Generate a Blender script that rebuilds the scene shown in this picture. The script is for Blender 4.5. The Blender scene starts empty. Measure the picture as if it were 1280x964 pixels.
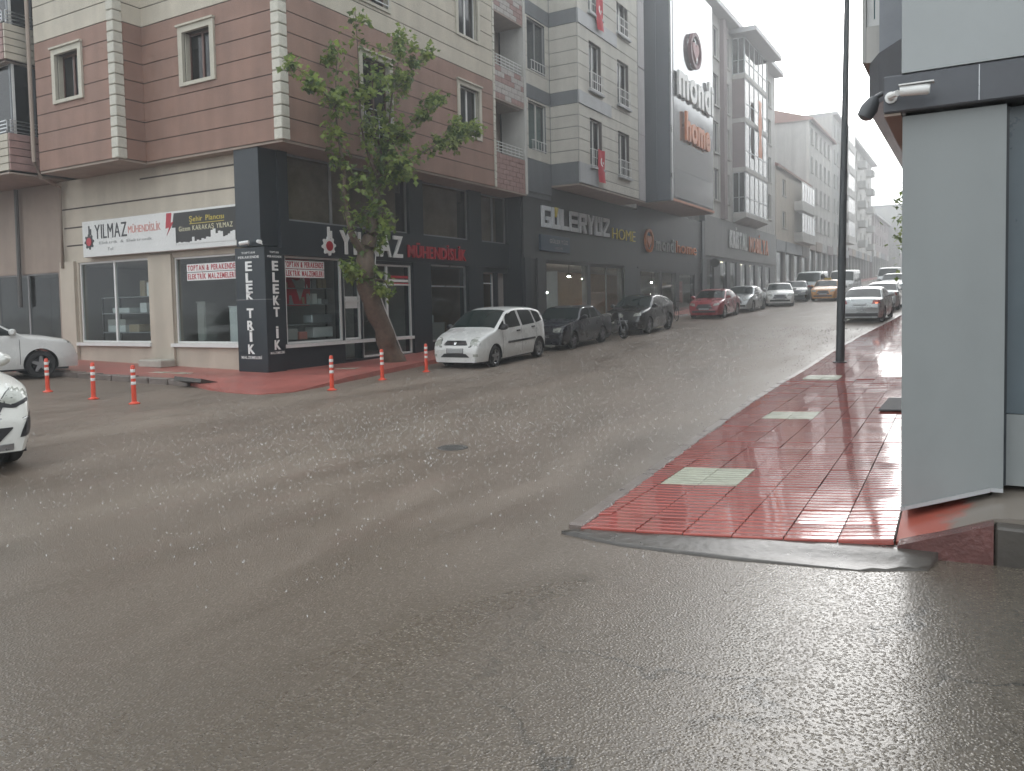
import bpy, bmesh, math, random
from mathutils import Vector, Matrix
random.seed(7)
R = math.radians
scene = bpy.context.scene
COL = scene.collection

# ------------------------------------------------------------------ camera
F, IW, IH = 994.6, 1280.0, 964.0
PX, PY = 640.0, 429.95
YAW, PIT, ROL = R(30.3226), R(2.790), R(-1.1518)
CAM = Vector((0, 0, 1.75))
_f = Vector((-math.sin(YAW)*math.cos(PIT), math.cos(YAW)*math.cos(PIT), -math.sin(PIT)))
_r = Vector((math.cos(YAW), math.sin(YAW), 0)); _u = _r.cross(_f)
_r2 = _r*math.cos(ROL) + _u*math.sin(ROL); _u2 = _u*math.cos(ROL) - _r*math.sin(ROL)
cd = bpy.data.cameras.new('camera'); cam = bpy.data.objects.new('camera', cd); COL.objects.link(cam)
cd.sensor_width = 36; cd.lens = F/IW*36; cd.shift_y = -(IH/2-PY)/IW
cd.clip_start = 0.05; cd.clip_end = 2000
m = Matrix((_r2, _u2, -_f)).transposed().to_4x4(); m.translation = CAM
cam.matrix_world = m
scene.camera = cam

# ------------------------------------------------------------------ sky, sun, exposure
SUN_EL, SUN_AZ = R(23), R(-9)          # azimuth from +Y (street direction) towards +X
w = bpy.data.worlds.new('World'); scene.world = w; w.use_nodes = True
nt = w.node_tree; nt.nodes.clear()
sky = nt.nodes.new('ShaderNodeTexSky'); sky.sky_type = 'NISHITA'; sky.sun_disc = False
sky.sun_elevation = SUN_EL; sky.sun_rotation = SUN_AZ; sky.air_density = 1.0; sky.dust_density = 4.0; sky.ozone_density = 1.0
hsv = nt.nodes.new('ShaderNodeHueSaturation'); hsv.inputs['Saturation'].default_value = 0.12
mixw = nt.nodes.new('ShaderNodeMix'); mixw.data_type = 'RGBA'; mixw.inputs[0].default_value = 0.55
mixw.inputs['B'].default_value = (13.5, 14.3, 14.8, 1)      # even cloud deck
bg = nt.nodes.new('ShaderNodeBackground'); bg.inputs['Strength'].default_value = 0.15
wo = nt.nodes.new('ShaderNodeOutputWorld')
nt.links.new(sky.outputs[0], hsv.inputs['Color']); nt.links.new(hsv.outputs[0], mixw.inputs['A'])
nt.links.new(mixw.outputs['Result'], bg.inputs['Color']); nt.links.new(bg.outputs[0], wo.inputs['Surface'])
sl = bpy.data.lights.new('sun', 'SUN'); sl.energy = 0.5; sl.angle = R(48); sl.color = (1, 0.97, 0.93)
so = bpy.data.objects.new('sun', sl); COL.objects.link(so)
sd = Vector((math.sin(SUN_AZ)*math.cos(SUN_EL), math.cos(SUN_AZ)*math.cos(SUN_EL), math.sin(SUN_EL)))
so.rotation_euler = sd.to_track_quat('Z', 'Y').to_euler(); so.location = (0, 0, 60)
scene.view_settings.view_transform = 'Standard'; scene.view_settings.look = 'None'
scene.view_settings.exposure = 0.46; scene.view_settings.gamma = 1.0
scene.render.engine = 'CYCLES'
scene.cycles.use_denoising = True
scene.cycles.use_adaptive_sampling = True; scene.cycles.adaptive_threshold = .03; scene.cycles.adaptive_min_samples = 12
scene.cycles.max_bounces = 6; scene.cycles.diffuse_bounces = 2; scene.cycles.glossy_bounces = 2
scene.cycles.transparent_max_bounces = 10; scene.cycles.transmission_bounces = 2; scene.cycles.volume_bounces = 0
scene.cycles.caustics_reflective = False; scene.cycles.caustics_refractive = False
scene.cycles.sample_clamp_indirect = 4.0

# ------------------------------------------------------------------ pixel -> place
def ray(x, y): return _r2*((x-PX)/F) - _u2*((y-PY)/F) + _f
def onX(x, y, X): r = ray(x, y); return CAM + r*(X/r.x)
def onY(x, y, Y): r = ray(x, y); return CAM + r*(Y/r.y)
def softplus(t, k): return k*math.log1p(math.exp(t/k)) if t/k < 40 else t
def zr(X, Y):                                   # road surface: street climbs away, rises a little at both ends of the side street
    y = min(Y, 190)
    return .039*softplus(y-18, 1.5) + .03*softplus(min(X, 8)+2.3, .15)*max(0, min(1, (40-Y)/25)) + .022*softplus(-17-max(X, -60), 1.0)*max(0, min(1, (60-Y)/30))
def onG(x, y, dz=0.0):
    r = ray(x, y); t = 1.0; prev = 1.0
    while t < 300:
        p = CAM + r*t
        if p.z - zr(p.x, p.y) - dz <= 0:
            lo, hi = prev, t
            for _ in range(30):
                mm = (lo+hi)/2; p = CAM + r*mm
                if p.z - zr(p.x, p.y) - dz > 0: lo = mm
                else: hi = mm
            return CAM + r*lo
        prev = t; t *= 1.02
    return CAM + r*t

# ------------------------------------------------------------------ materials
MATS = {}
def rgb(h):                                      # sRGB 0-255 -> linear
    return tuple(((c/255)/12.92 if c/255 <= .04045 else ((c/255+.055)/1.055)**2.4) for c in h)
def mat(name, col, rough=.6, var=.12, scale=3.0, bump=0.0, bscale=60.0, metal=0.0, spec=.5, coat=0.0, streak=0.0, emit=0.0, ecol=None):
    if name in MATS: return MATS[name]
    m = bpy.data.materials.new(name); m.use_nodes = True; n = m.node_tree; b = n.nodes['Principled BSDF']
    b.inputs['Roughness'].default_value = rough; b.inputs['Metallic'].default_value = metal
    b.inputs['Specular IOR Level'].default_value = spec; b.inputs['Coat Weight'].default_value = coat; b.inputs['Coat Roughness'].default_value = .06
    tc = n.nodes.new('ShaderNodeNewGeometry')
    nz = n.nodes.new('ShaderNodeTexNoise'); nz.inputs['Scale'].default_value = scale; nz.inputs['Detail'].default_value = 6; nz.inputs['Roughness'].default_value = .65
    n.links.new(tc.outputs['Position'], nz.inputs['Vector'])
    rp = n.nodes.new('ShaderNodeMapRange'); rp.inputs['From Min'].default_value = .3; rp.inputs['From Max'].default_value = .7
    rp.inputs['To Min'].default_value = 1-var; rp.inputs['To Max'].default_value = 1+var
    n.links.new(nz.outputs['Fac'], rp.inputs['Value'])
    fac = rp.outputs[0]
    if streak > 0:                               # rain-washed vertical streaks
        mp = n.nodes.new('ShaderNodeMapping'); mp.inputs['Scale'].default_value = (2.2, 2.2, .16)
        n.links.new(tc.outputs['Position'], mp.inputs['Vector'])
        n2 = n.nodes.new('ShaderNodeTexNoise'); n2.inputs['Scale'].default_value = 1.0; n2.inputs['Detail'].default_value = 5
        n.links.new(mp.outputs[0], n2.inputs['Vector'])
        r2 = n.nodes.new('ShaderNodeMapRange'); r2.inputs['From Min'].default_value = .38; r2.inputs['From Max'].default_value = .68
        r2.inputs['To Min'].default_value = 1+streak*.4; r2.inputs['To Max'].default_value = 1-streak
        n.links.new(n2.outputs['Fac'], r2.inputs['Value'])
        mu = n.nodes.new('ShaderNodeMath'); mu.operation = 'MULTIPLY'
        n.links.new(fac, mu.inputs[0]); n.links.new(r2.outputs[0], mu.inputs[1]); fac = mu.outputs[0]
    vm = n.nodes.new('ShaderNodeVectorMath'); vm.operation = 'SCALE'; vm.inputs[0].default_value = col[:3]
    n.links.new(fac, vm.inputs['Scale']); n.links.new(vm.outputs[0], b.inputs['Base Color'])
    rr = n.nodes.new('ShaderNodeMapRange'); rr.inputs['To Min'].default_value = max(.02, rough-.1); rr.inputs['To Max'].default_value = min(1, rough+.1)
    n.links.new(nz.outputs['Fac'], rr.inputs['Value']); n.links.new(rr.outputs[0], b.inputs['Roughness'])
    if bump > 0:
        nb = n.nodes.new('ShaderNodeTexNoise'); nb.inputs['Scale'].default_value = bscale; nb.inputs['Detail'].default_value = 4
        n.links.new(tc.outputs['Position'], nb.inputs['Vector'])
        bp = n.nodes.new('ShaderNodeBump'); bp.inputs['Strength'].default_value = bump; bp.inputs['Distance'].default_value = .02
        n.links.new(nb.outputs['Fac'], bp.inputs['Height']); n.links.new(bp.outputs[0], b.inputs['Normal'])
    if emit > 0:
        b.inputs['Emission Color'].default_value = (*(ecol or col)[:3], 1); b.inputs['Emission Strength'].default_value = emit
    MATS[name] = m; return m
def glass(name, tint=(.75, .8, .82), trans=.75, rough=.03, refl=.9):
    if name in MATS: return MATS[name]
    m = bpy.data.materials.new(name); m.use_nodes = True; n = m.node_tree; n.nodes.clear()
    out = n.nodes.new('ShaderNodeOutputMaterial'); tr = n.nodes.new('ShaderNodeBsdfTransparent'); tr.inputs[0].default_value = (*[c*trans for c in tint], 1)
    gl = n.nodes.new('ShaderNodeBsdfGlossy'); gl.inputs['Roughness'].default_value = rough; gl.inputs['Color'].default_value = (refl, refl, refl, 1)
    fr = n.nodes.new('ShaderNodeFresnel'); fr.inputs['IOR'].default_value = 1.55
    g = n.nodes.new('ShaderNodeNewGeometry'); nz = n.nodes.new('ShaderNodeTexNoise'); nz.inputs['Scale'].default_value = 1.3
    n.links.new(g.outputs['Position'], nz.inputs['Vector'])
    bp = n.nodes.new('ShaderNodeBump'); bp.inputs['Strength'].default_value = .06; bp.inputs['Distance'].default_value = .05
    n.links.new(nz.outputs['Fac'], bp.inputs['Height']); n.links.new(bp.outputs[0], gl.inputs['Normal'])
    mx = n.nodes.new('ShaderNodeMixShader')
    bf = n.nodes.new('ShaderNodeMath'); bf.operation = 'SUBTRACT'; bf.inputs[0].default_value = 1.0; n.links.new(g.outputs['Backfacing'], bf.inputs[1])
    ml = n.nodes.new('ShaderNodeMath'); ml.operation = 'MULTIPLY'; n.links.new(fr.outputs[0], ml.inputs[0]); n.links.new(bf.outputs[0], ml.inputs[1])
    n.links.new(ml.outputs[0], mx.inputs[0]); n.links.new(tr.outputs[0], mx.inputs[1]); n.links.new(gl.outputs[0], mx.inputs[2])
    n.links.new(mx.outputs[0], out.inputs[0]); MATS[name] = m; return m

M = {}
def defmats():
    M['beige'] = mat('beige_render', (.49, .445, .365), .7, .10, 1.2, .15, 90, streak=.10)
    M['beige_wall'] = mat('beige_paint', (.475, .42, .345), .7, .08, 1.0, .1, 80, streak=.10)
    M['brown'] = mat('brown_render', (.27, .160, .122), .68, .12, 1.3, .18, 90, streak=.14)
    M['taupe'] = mat('taupe_render', (.32, .255, .21), .75, .1, 1.2, .1, 60, streak=.1)
    M['groove'] = mat('groove_dark', (.085, .07, .062), .9)
    M['quoin'] = mat('quoin_stone', (.55, .53, .46), .75, .12, 6, .3, 60, streak=.08)
    M['surround'] = mat('window_surround', (.50, .47, .39), .65, .08, 3, streak=.08)
    M['winbrown'] = mat('window_frame_brown', (.12, .055, .04), .45)
    M['winwhite'] = mat('window_frame_white', (.68, .68, .66), .4, .05)
    M['glass'] = glass('window_glass', trans=.5)
    M['shopglass'] = glass('shop_glass', (.86, .9, .9), trans=.98)
    M['curtain'] = mat('curtain_cloth', (.42, .42, .40), .9, .2, 8)
    M['curtain_green'] = mat('curtain_green', (.36, .46, .40), .9, .12, 6)
    M['room'] = mat('room_dark', (.06, .055, .05), .9)
    M['dark'] = mat('dark_cladding', (.020, .026, .032), .35, .15, 2.0, .05, 20)
    M['dark2'] = mat('charcoal_fascia', (.046, .048, .051), .42, .12, 1.5, streak=.1)
    M['steel'] = mat('brushed_steel', (.55, .56, .57), .3, .05, metal=.85)
    M['white'] = mat('white_board', (.66, .66, .64), .4, .05, 2)
    M['black'] = mat('black_paint', (.02, .02, .022), .35)
    M['redtxt'] = mat('red_lettering', (.42, .02, .035), .4)
    M['whitetxt'] = mat('white_lettering', (.78, .78, .76), .35, .04)
    M['orangetxt'] = mat('orange_lettering', (.66, .20, .06), .4)
    M['yellowtxt'] = mat('yellow_lettering', (.62, .50, .08), .4)
    M['pinktxt'] = mat('salmon_lettering', (.60, .22, .18), .4)
    M['greytxt'] = mat('grey_lettering', (.25, .25, .25), .5)
    M['cream'] = mat('cream_render', (.53, .51, .455), .7, .08, 1.2, .1, 80, streak=.10)
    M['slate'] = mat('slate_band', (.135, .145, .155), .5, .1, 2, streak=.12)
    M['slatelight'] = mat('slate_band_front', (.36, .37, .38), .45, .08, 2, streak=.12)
    M['pale'] = mat('pale_render', (.52, .51, .48), .75, .1, 1, streak=.15)
    M['pale2'] = mat('pale_grey_render', (.42, .42, .40), .75, .1, .8, streak=.18)
    M['mauve'] = mat('mauve_render', (.27, .22, .22), .7, .1, 1, streak=.1)
    M['roof'] = mat('roof_metal', (.33, .33, .34), .5)
    M['rooftile'] = mat('roof_tile', (.24, .11, .08), .7)
    M['rail'] = mat('rail_white', (.62, .62, .60), .35, .05)
    M['concrete'] = mat('wet_concrete', (.060, .053, .046), .30, .3, 5, .18, 14)
    M['kerb'] = mat('wet_kerb', (.17, .14, .125), .3, .25, 5, .4, 30)
    M['kerbred'] = mat('kerb_red_paint', (.115, .05, .045), .25, .3, 5, .4, 30)
    M['rubber'] = mat('rubber_black', (.018, .018, .018), .6, .2, 12, .2, 80)
    M['plastic'] = mat('black_plastic', (.022, .022, .024), .45)
    M['bollard'] = mat('bollard_orange', (.70, .085, .045), .35, .08, 8)
    M['reflect'] = mat('reflective_white', (.75, .75, .73), .3, .06)
    M['bark'] = mat('bark', (.13, .095, .07), .75, .35, 9, .9, 30)
    M['wood'] = mat('interior_wood', (.30, .17, .08), .5, .2, 4)
    M['fabric'] = mat('interior_fabric', (.45, .40, .33), .85, .1, 6)
    M['orange'] = mat('interior_orange', (.50, .24, .09), .7, .1, 4)
    M['plaster'] = mat('interior_plaster', (.36, .345, .315), .85, .08, 2)
    M['floor'] = mat('interior_floor', (.22, .20, .18), .4, .1, 2)
    M['card'] = mat('cardboard', (.36, .27, .17), .8, .12, 5)
    M['rackblack'] = M['black']
    M['lampon'] = mat('lit_bulb', (1, .95, .85), .5, .0, emit=260, ecol=(1, .92, .8))
    M['stripon'] = mat('lit_ceiling_panel', (1, .9, .75), .5, .0, emit=9, ecol=(1, .82, .58))
    M['headon'] = mat('lit_headlight', (1, 1, 1), .3, .0, emit=6, ecol=(.95, .97, 1))
    M['lens'] = mat('headlamp_lens', (.36, .37, .33), .12, .15, 20, spec=.8, coat=.5)
    M['taillens'] = mat('tail_lamp_lens', (.33, .02, .02), .15, .1, 20, coat=.5)
    M['tailon'] = mat('lit_tail_lamp', (1, .2, .05), .3, .0, emit=1.6, ecol=(1, .25, .1))
    M['chrome'] = mat('chrome', (.7, .7, .7), .12, .05, metal=1)
    M['alloy'] = mat('alloy_wheel', (.34, .34, .35), .3, .1, metal=.7)
    M['hubcap'] = mat('dark_alloy', (.16, .16, .17), .35, .1, metal=.6)
    M['carglass'] = mat('tinted_car_glass', (.014, .018, .018), .06, .05, spec=.4)
    M['carglass_light'] = mat('car_windscreen_glass', (.022, .032, .031), .06, .05, spec=.35)
    M['plate'] = mat('number_plate', (.36, .37, .37), .4, .05)
    M['flagred'] = mat('flag_red', (.50, .02, .04), .8, .1, 6)
    M['grey_panel'] = mat('grey_composite_panel', (.245, .262, .26), .38, .05, .8, streak=.06)
    M['white_panel'] = mat('pale_composite_panel', (.33, .35, .35), .35, .05, .8, streak=.06)
    M['canopy'] = mat('canopy_dark', (.085, .09, .10), .45, .1, 2, streak=.1)
    M['blueglass'] = mat('blue_grey_shutter', (.085, .11, .125), .3, .08, 2)
    M['tilewhite'] = mat('white_brick_tile', (.40, .37, .35), .7, .15, 5)
    M['tilered'] = mat('pink_brick_tile', (.30, .185, .165), .7, .18, 5)
    M['mondiside'] = mat('blue_grey_cladding', (.10, .115, .135), .4, .08, 1, streak=.08)
    M['mondipanel'] = mat('glossy_grey_panel', (.40, .41, .42), .10, .06, .6, metal=.8)
defmats()

# ------------------------------------------------------------------ object helpers
ABS = {}
def link(o, par, pos):
    COL.objects.link(o)
    if par is not None:
        o.parent = par; o.location = Vector(pos) - ABS[par.name]
    else: o.location = pos
    ABS[o.name] = Vector(pos); return o
def thing(name, label, cat, loc, group=None):
    o = bpy.data.objects.new(name, None); COL.objects.link(o); o.location = loc; ABS[o.name] = Vector(loc)
    o.empty_display_size = .2
    tag(o, label, cat, group); return o
def tag(o, label, cat, group=None):
    o['label'] = label; o['category'] = cat
    if group: o['group'] = group
    return o
def kind(o, k): o['kind'] = k; return o
CUBE = {}
def cube_mesh(dx, dy, dz, mt, bev=0.0):
    key = (round(dx, 3), round(dy, 3), round(dz, 3), mt.name, bev)
    if key in CUBE: return CUBE[key]
    bm = bmesh.new(); bmesh.ops.create_cube(bm, size=1); bmesh.ops.scale(bm, vec=(dx, dy, dz), verts=bm.verts)
    if bev: bmesh.ops.bevel(bm, geom=bm.edges[:], offset=bev, segments=1, affect='EDGES')
    me = bpy.data.meshes.new('block'); bm.to_mesh(me); bm.free(); me.materials.append(mt); CUBE[key] = me; return me
def box(name, e, mt, par=None, bev=0.0):
    x0, x1, y0, y1, z0, z1 = e
    x0, x1 = min(x0, x1), max(x0, x1); y0, y1 = min(y0, y1), max(y0, y1); z0, z1 = min(z0, z1), max(z0, z1)
    o = bpy.data.objects.new(name, cube_mesh(x1-x0, y1-y0, z1-z0, mt, bev))
    return link(o, par, ((x0+x1)/2, (y0+y1)/2, (z0+z1)/2))
class MB:
    def __init__(s): s.v = []; s.f = []; s.mi = []
    def add(s, vs, fs, mi=0):
        k = len(s.v); s.v += [tuple(v) for v in vs]; s.f += [tuple(i+k for i in f) for f in fs]; s.mi += [mi]*len(fs); return s
    def box(s, x0, x1, y0, y1, z0, z1, mi=0):
        x0, x1 = min(x0, x1), max(x0, x1); y0, y1 = min(y0, y1), max(y0, y1); z0, z1 = min(z0, z1), max(z0, z1)
        return s.add([(x0,y0,z0),(x1,y0,z0),(x1,y1,z0),(x0,y1,z0),(x0,y0,z1),(x1,y0,z1),(x1,y1,z1),(x0,y1,z1)],
                     [(0,3,2,1),(4,5,6,7),(0,1,5,4),(1,2,6,5),(2,3,7,6),(3,0,4,7)], mi)
    def prism(s, pts, z0, z1, mi=0):             # pts ccw in xy; z may be functions
        n = len(pts); g0 = z0 if callable(z0) else (lambda x, y: z0); g1 = z1 if callable(z1) else (lambda x, y: z1)
        vs = [(x, y, g0(x, y)) for x, y in pts] + [(x, y, g1(x, y)) for x, y in pts]
        return s.add(vs, [tuple(range(n-1, -1, -1)), tuple(range(n, 2*n))] + [(i, (i+1) % n, n+(i+1) % n, n+i) for i in range(n)], mi)
    def tube(s, pts, rad, sides=8, mi=0, caps=True):
        rings = []; n = len(pts); k0 = len(s.v); up = Vector((0, 0, 1))
        for i in range(n):
            p = Vector(pts[i]); a = Vector(pts[max(0, i-1)]); b = Vector(pts[min(n-1, i+1)]); d = (b-a).normalized()
            q = up if abs(d.z) < .95 else Vector((1, 0, 0)); e1 = d.cross(q).normalized(); e2 = d.cross(e1)
            r = rad[i] if isinstance(rad, (list, tuple)) else rad
            s.v += [tuple(p + (e1*math.cos(2*math.pi*j/sides) + e2*math.sin(2*math.pi*j/sides))*r) for j in range(sides)]
        for i in range(n-1):
            for j in range(sides):
                a = k0+i*sides+j; b = k0+i*sides+(j+1) % sides
                s.f.append((a, b, b+sides, a+sides)); s.mi.append(mi)
        if caps:
            s.f.append(tuple(k0+j for j in range(sides-1, -1, -1))); s.f.append(tuple(k0+(n-1)*sides+j for j in range(sides))); s.mi += [mi, mi]
        return s
    def lathe(s, prof, c=(0, 0, 0), axis='z', sides=16, mi=0):
        k = len(s.v); n = len(prof)
        for (r, h) in prof:
            for j in range(sides):
                a = 2*math.pi*j/sides; x, y = r*math.cos(a), r*math.sin(a)
                p = (x, y, h) if axis == 'z' else ((x, h, y) if axis == 'y' else (h, x, y))
                s.v.append((c[0]+p[0], c[1]+p[1], c[2]+p[2]))
        for i in range(n-1):
            for j in range(sides):
                a = k+i*sides+j; b = k+i*sides+(j+1) % sides
                s.f.append((a, b, b+sides, a+sides)); s.mi.append(mi)
        return s
    def build(s, name, mt, par=None, smooth=False, local=False, fixn=False):
        """vertices are world coordinates unless local; the origin is put at the centre"""
        me = bpy.data.meshes.new(name)
        if local: c = Vector((0, 0, 0)); vs = s.v
        else:
            lo = [min(v[i] for v in s.v) for i in range(3)]; hi = [max(v[i] for v in s.v) for i in range(3)]
            c = Vector([(lo[i]+hi[i])/2 for i in range(3)]); vs = [(v[0]-c.x, v[1]-c.y, v[2]-c.z) for v in s.v]
        me.from_pydata(vs, [], s.f)
        for mm in (mt if isinstance(mt, (list, tuple)) else [mt]): me.materials.append(mm)
        if isinstance(mt, (list, tuple)): me.polygons.foreach_set('material_index', s.mi)
        if fixn:
            bm = bmesh.new(); bm.from_mesh(me); bmesh.ops.recalc_face_normals(bm, faces=bm.faces); bm.to_mesh(me); bm.free()
        if smooth:
            me.shade_smooth(); me.set_sharp_from_angle(angle=R(35))
        o = bpy.data.objects.new(name, me)
        if local:
            COL.objects.link(o); o.parent = par; ABS[o.name] = Vector((0, 0, 0)); return o
        return link(o, par, c)
# facade frames: ('A', X) faces +X with u = Y; ('B', Y) faces -Y with u = X; n is the outward distance
def ext(fr, u0, u1, z0, z1, n0, n1):
    return (fr[1]+n0, fr[1]+n1, u0, u1, z0, z1) if fr[0] == 'A' else (u0, u1, fr[1]-n1, fr[1]-n0, z0, z1)
def pt(fr, u, z, n): return (fr[1]+n, u, z) if fr[0] == 'A' else (u, fr[1]-n, z)
def fbox(name, fr, u0, u1, z0, z1, n0, n1, mt, par, bev=0.0): return box(name, ext(fr, u0, u1, z0, z1, n0, n1), mt, par, bev)
def madd(m, fr, u0, u1, z0, z1, n0, n1, mi=0): m.box(*ext(fr, u0, u1, z0, z1, n0, n1), mi)
def wall(par, fr, u0, u1, z0, z1, ops, mt, n0=-.25, n1=0.0, name='wall'):
    us = sorted({u0, u1, *[min(max(a, u0), u1) for o in ops for a in o[:2]]}); zs = sorted({z0, z1, *[min(max(a, z0), z1) for o in ops for a in o[2:4]]})
    m = MB()
    for i in range(len(us)-1):
        j = 0
        while j < len(zs)-1:
            uc = (us[i]+us[i+1])/2
            hole = lambda q: any(o[0] < uc < o[1] and o[2] < (zs[q]+zs[q+1])/2 < o[3] for o in ops)
            if hole(j): j += 1; continue
            k = j
            while k+1 < len(zs)-1 and not hole(k+1): k += 1
            madd(m, fr, us[i], us[i+1], zs[j], zs[k+1], n0, n1); j = k+1
    return m.build(name, mt, par)
def strips(par, fr, u0, u1, zl, ops, mts, gap=.028, proud=.03, name='panel'):
    for i in range(len(zl)-1):
        a, b = zl[i]+gap/2, zl[i+1]-gap/2; segs = [(u0, u1)]
        cut = sorted([(o[0], o[1]) for o in ops if o[2] < b and o[3] > a])
        for c0, c1 in cut:
            segs = [s for q in segs for s in ([(q[0], min(q[1], c0)), (max(q[0], c1), q[1])] if c0 < q[1] and c1 > q[0] else [q]) if s[1]-s[0] > .05]
        mt = mts(zl[i]) if callable(mts) else mts
        for s0, s1 in segs: fbox(name, fr, s0, s1, a, b, .001, proud, mt, par)
        for o in ops:                            # pieces under and over an opening
            if o[2] < b and o[3] > a and o[1] > u0 and o[0] < u1:
                if o[2]-a > .03: fbox(name, fr, max(o[0], u0), min(o[1], u1), a, o[2], .001, proud, mt, par)
                if b-o[3] > .03: fbox(name, fr, max(o[0], u0), min(o[1], u1), o[3], b, .001, proud, mt, par)
def window(par, fr, u0, u1, z0, z1, fm, depth=.16, mull=1, surround=None, sw=.14, curtain=None, pane=None, name='window', transom=None, out=.07):
    m = MB(); t = .055; a, b = -depth, -depth+.07
    madd(m, fr, u0, u0+t, z0, z1, a, b); madd(m, fr, u1-t, u1, z0, z1, a, b)
    madd(m, fr, u0+t, u1-t, z0, z0+t, a, b); madd(m, fr, u0+t, u1-t, z1-t, z1, a, b)
    for k in range(1, mull+1):
        uc = u0+(u1-u0)*k/(mull+1); madd(m, fr, uc-t*.7, uc+t*.7, z0+t, z1-t, a, b)
    if transom: madd(m, fr, u0+t, u1-t, z0+(z1-z0)*transom-.025, z0+(z1-z0)*transom+.025, a+.004, b-.004)
    wn = m.build(name, fm, par)
    fbox('pane', fr, u0+.02, u1-.02, z0+.02, z1-.02, a+.025, a+.037, pane or M['glass'], wn)
    if curtain:
        c = MB(); n = 14; du = (u1-u0)/n
        pts = [(u0+du*i, -depth-.10+.02*math.sin(i*2.1)) for i in range(n+1)]
        k0 = random.choice([(0, n), (0, n//2), (n//3, n), (0, n)]) if curtain is True else curtain
        for i in range(k0[0], k0[1]):
            (ua, na), (ub, nb) = pts[i], pts[i+1]
            c.add([pt(fr, ua, z0, na), pt(fr, ub, z0, nb), pt(fr, ub, z1, nb), pt(fr, ua, z1, na)], [(0, 1, 2, 3)])
        c.build('curtain', M['curtain'], wn)
    if surround:
        s = MB()
        madd(s, fr, u0-sw, u0, z0-sw*.6, z1+sw, -.02, out); madd(s, fr, u1, u1+sw, z0-sw*.6, z1+sw, -.02, out)
        madd(s, fr, u0, u1, z1, z1+sw, -.02, out-.004); madd(s, fr, u0, u1, z0-sw*.6, z0, -.02, out-.004)
        madd(s, fr, u0-sw-.03, u1+sw+.03, z1+sw, z1+sw+.05, -.02, out+.05)
        madd(s, fr, u0-.002, u0+.03, z0, z1, -depth, -.02); madd(s, fr, u1-.03, u1+.002, z0, z1, -depth, -.02)
        s.build('surround', surround, wn)
    return wn
def railing(par, fr, u0, u1, z0, z1, n, mt, bars=5, rails=2, name='railing', ret=0):
    m = MB(); r = .014
    for k in range(rails+1):
        z = z0+(z1-z0)*k/rails; madd(m, fr, u0, u1, z-r, z+r, n-r, n+r)
    for k in range(bars+1):
        u = u0+(u1-u0)*k/bars; madd(m, fr, u-r*.7, u+r*.7, z0, z1, n-r*.7, n+r*.7)
    for u in (u0, u1): madd(m, fr, u-r, u+r, z1-r, z1+r, .0, n-r); madd(m, fr, u-r, u+r, z0-r, z0+r, 0.0, n-r)
    return m.build(name, mt, par)
# lettering
GLY = {}
def glyph(ch, bold=0.0):
    if (ch, bold) in GLY: return GLY[(ch, bold)]
    body = {'İ': 'I'}.get(ch, ch)
    c = bpy.data.curves.new('glyph', 'FONT'); c.body = body; c.offset = bold; c.resolution_u = 3
    o = bpy.data.objects.new('glyph', c); COL.objects.link(o); bpy.context.view_layer.update()
    me = bpy.data.meshes.new_from_object(o.evaluated_get(bpy.context.evaluated_depsgraph_get()))
    vs = [(v.co.x, v.co.y) for v in me.vertices]; fs = [tuple(p.vertices) for p in me.polygons]
    bpy.data.objects.remove(o); bpy.data.curves.remove(c); bpy.data.meshes.remove(me)
    if ch == 'İ':
        x0 = min(v[0] for v in vs); x1 = max(v[0] for v in vs); k = len(vs)
        vs += [(x0, .76), (x1, .76), (x1, .88), (x0, .88)]; fs.append((k, k+1, k+2, k+3))
    lo = min(v[0] for v in vs) if vs else 0; hi = max(v[0] for v in vs) if vs else .3
    vs = [(v[0]-lo, v[1]) for v in vs]
    GLY[(ch, bold)] = (vs, fs, hi-lo); return GLY[(ch, bold)]
def extrude2d(m, fr, vs, fs, n0, n1):
    e = {}
    for f in fs:
        for i in range(len(f)):
            a, b = f[i], f[(i+1) % len(f)]; e[(a, b)] = e.get((a, b), 0)+1
    k = len(vs); V = [pt(fr, u, z, n1) for u, z in vs] + [pt(fr, u, z, n0) for u, z in vs]
    Fc = list(fs) + [(b, a, a+k, b+k) for (a, b) in e if (b, a) not in e]
    m.add(V, Fc)
def letters(par, fr, text, u0, u1, z0, z1, n0, n1, mt, bold=.012, gap=.14, join=False, name='letter', capz=.68):
    ws = []
    for ch in text: ws.append(.32 if ch == ' ' else glyph(ch, bold)[2])
    tot = sum(ws)+gap*(len(text)-1); su = (u1-u0)/tot; sz = (z1-z0)/capz; u = u0; mm = MB(); out = []
    for ch, w_ in zip(text, ws):
        if ch != ' ':
            vs, fs, _ = glyph(ch, bold); m = mm if join else MB()
            extrude2d(m, fr, [(u+x*su, z0+y*sz) for x, y in vs], fs, n0, n1)
            if not join: out.append(m.build(name, mt, par))
        u += (w_+gap)*su
    if join: out.append(mm.build('lettering' if name == 'letter' else name, mt, par))
    return out
def poly2d(par, fr, pts, n0, n1, mt, name):
    m = MB(); extrude2d(m, fr, pts, [tuple(range(len(pts)))], n0, n1); return m.build(name, mt, par)
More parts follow.
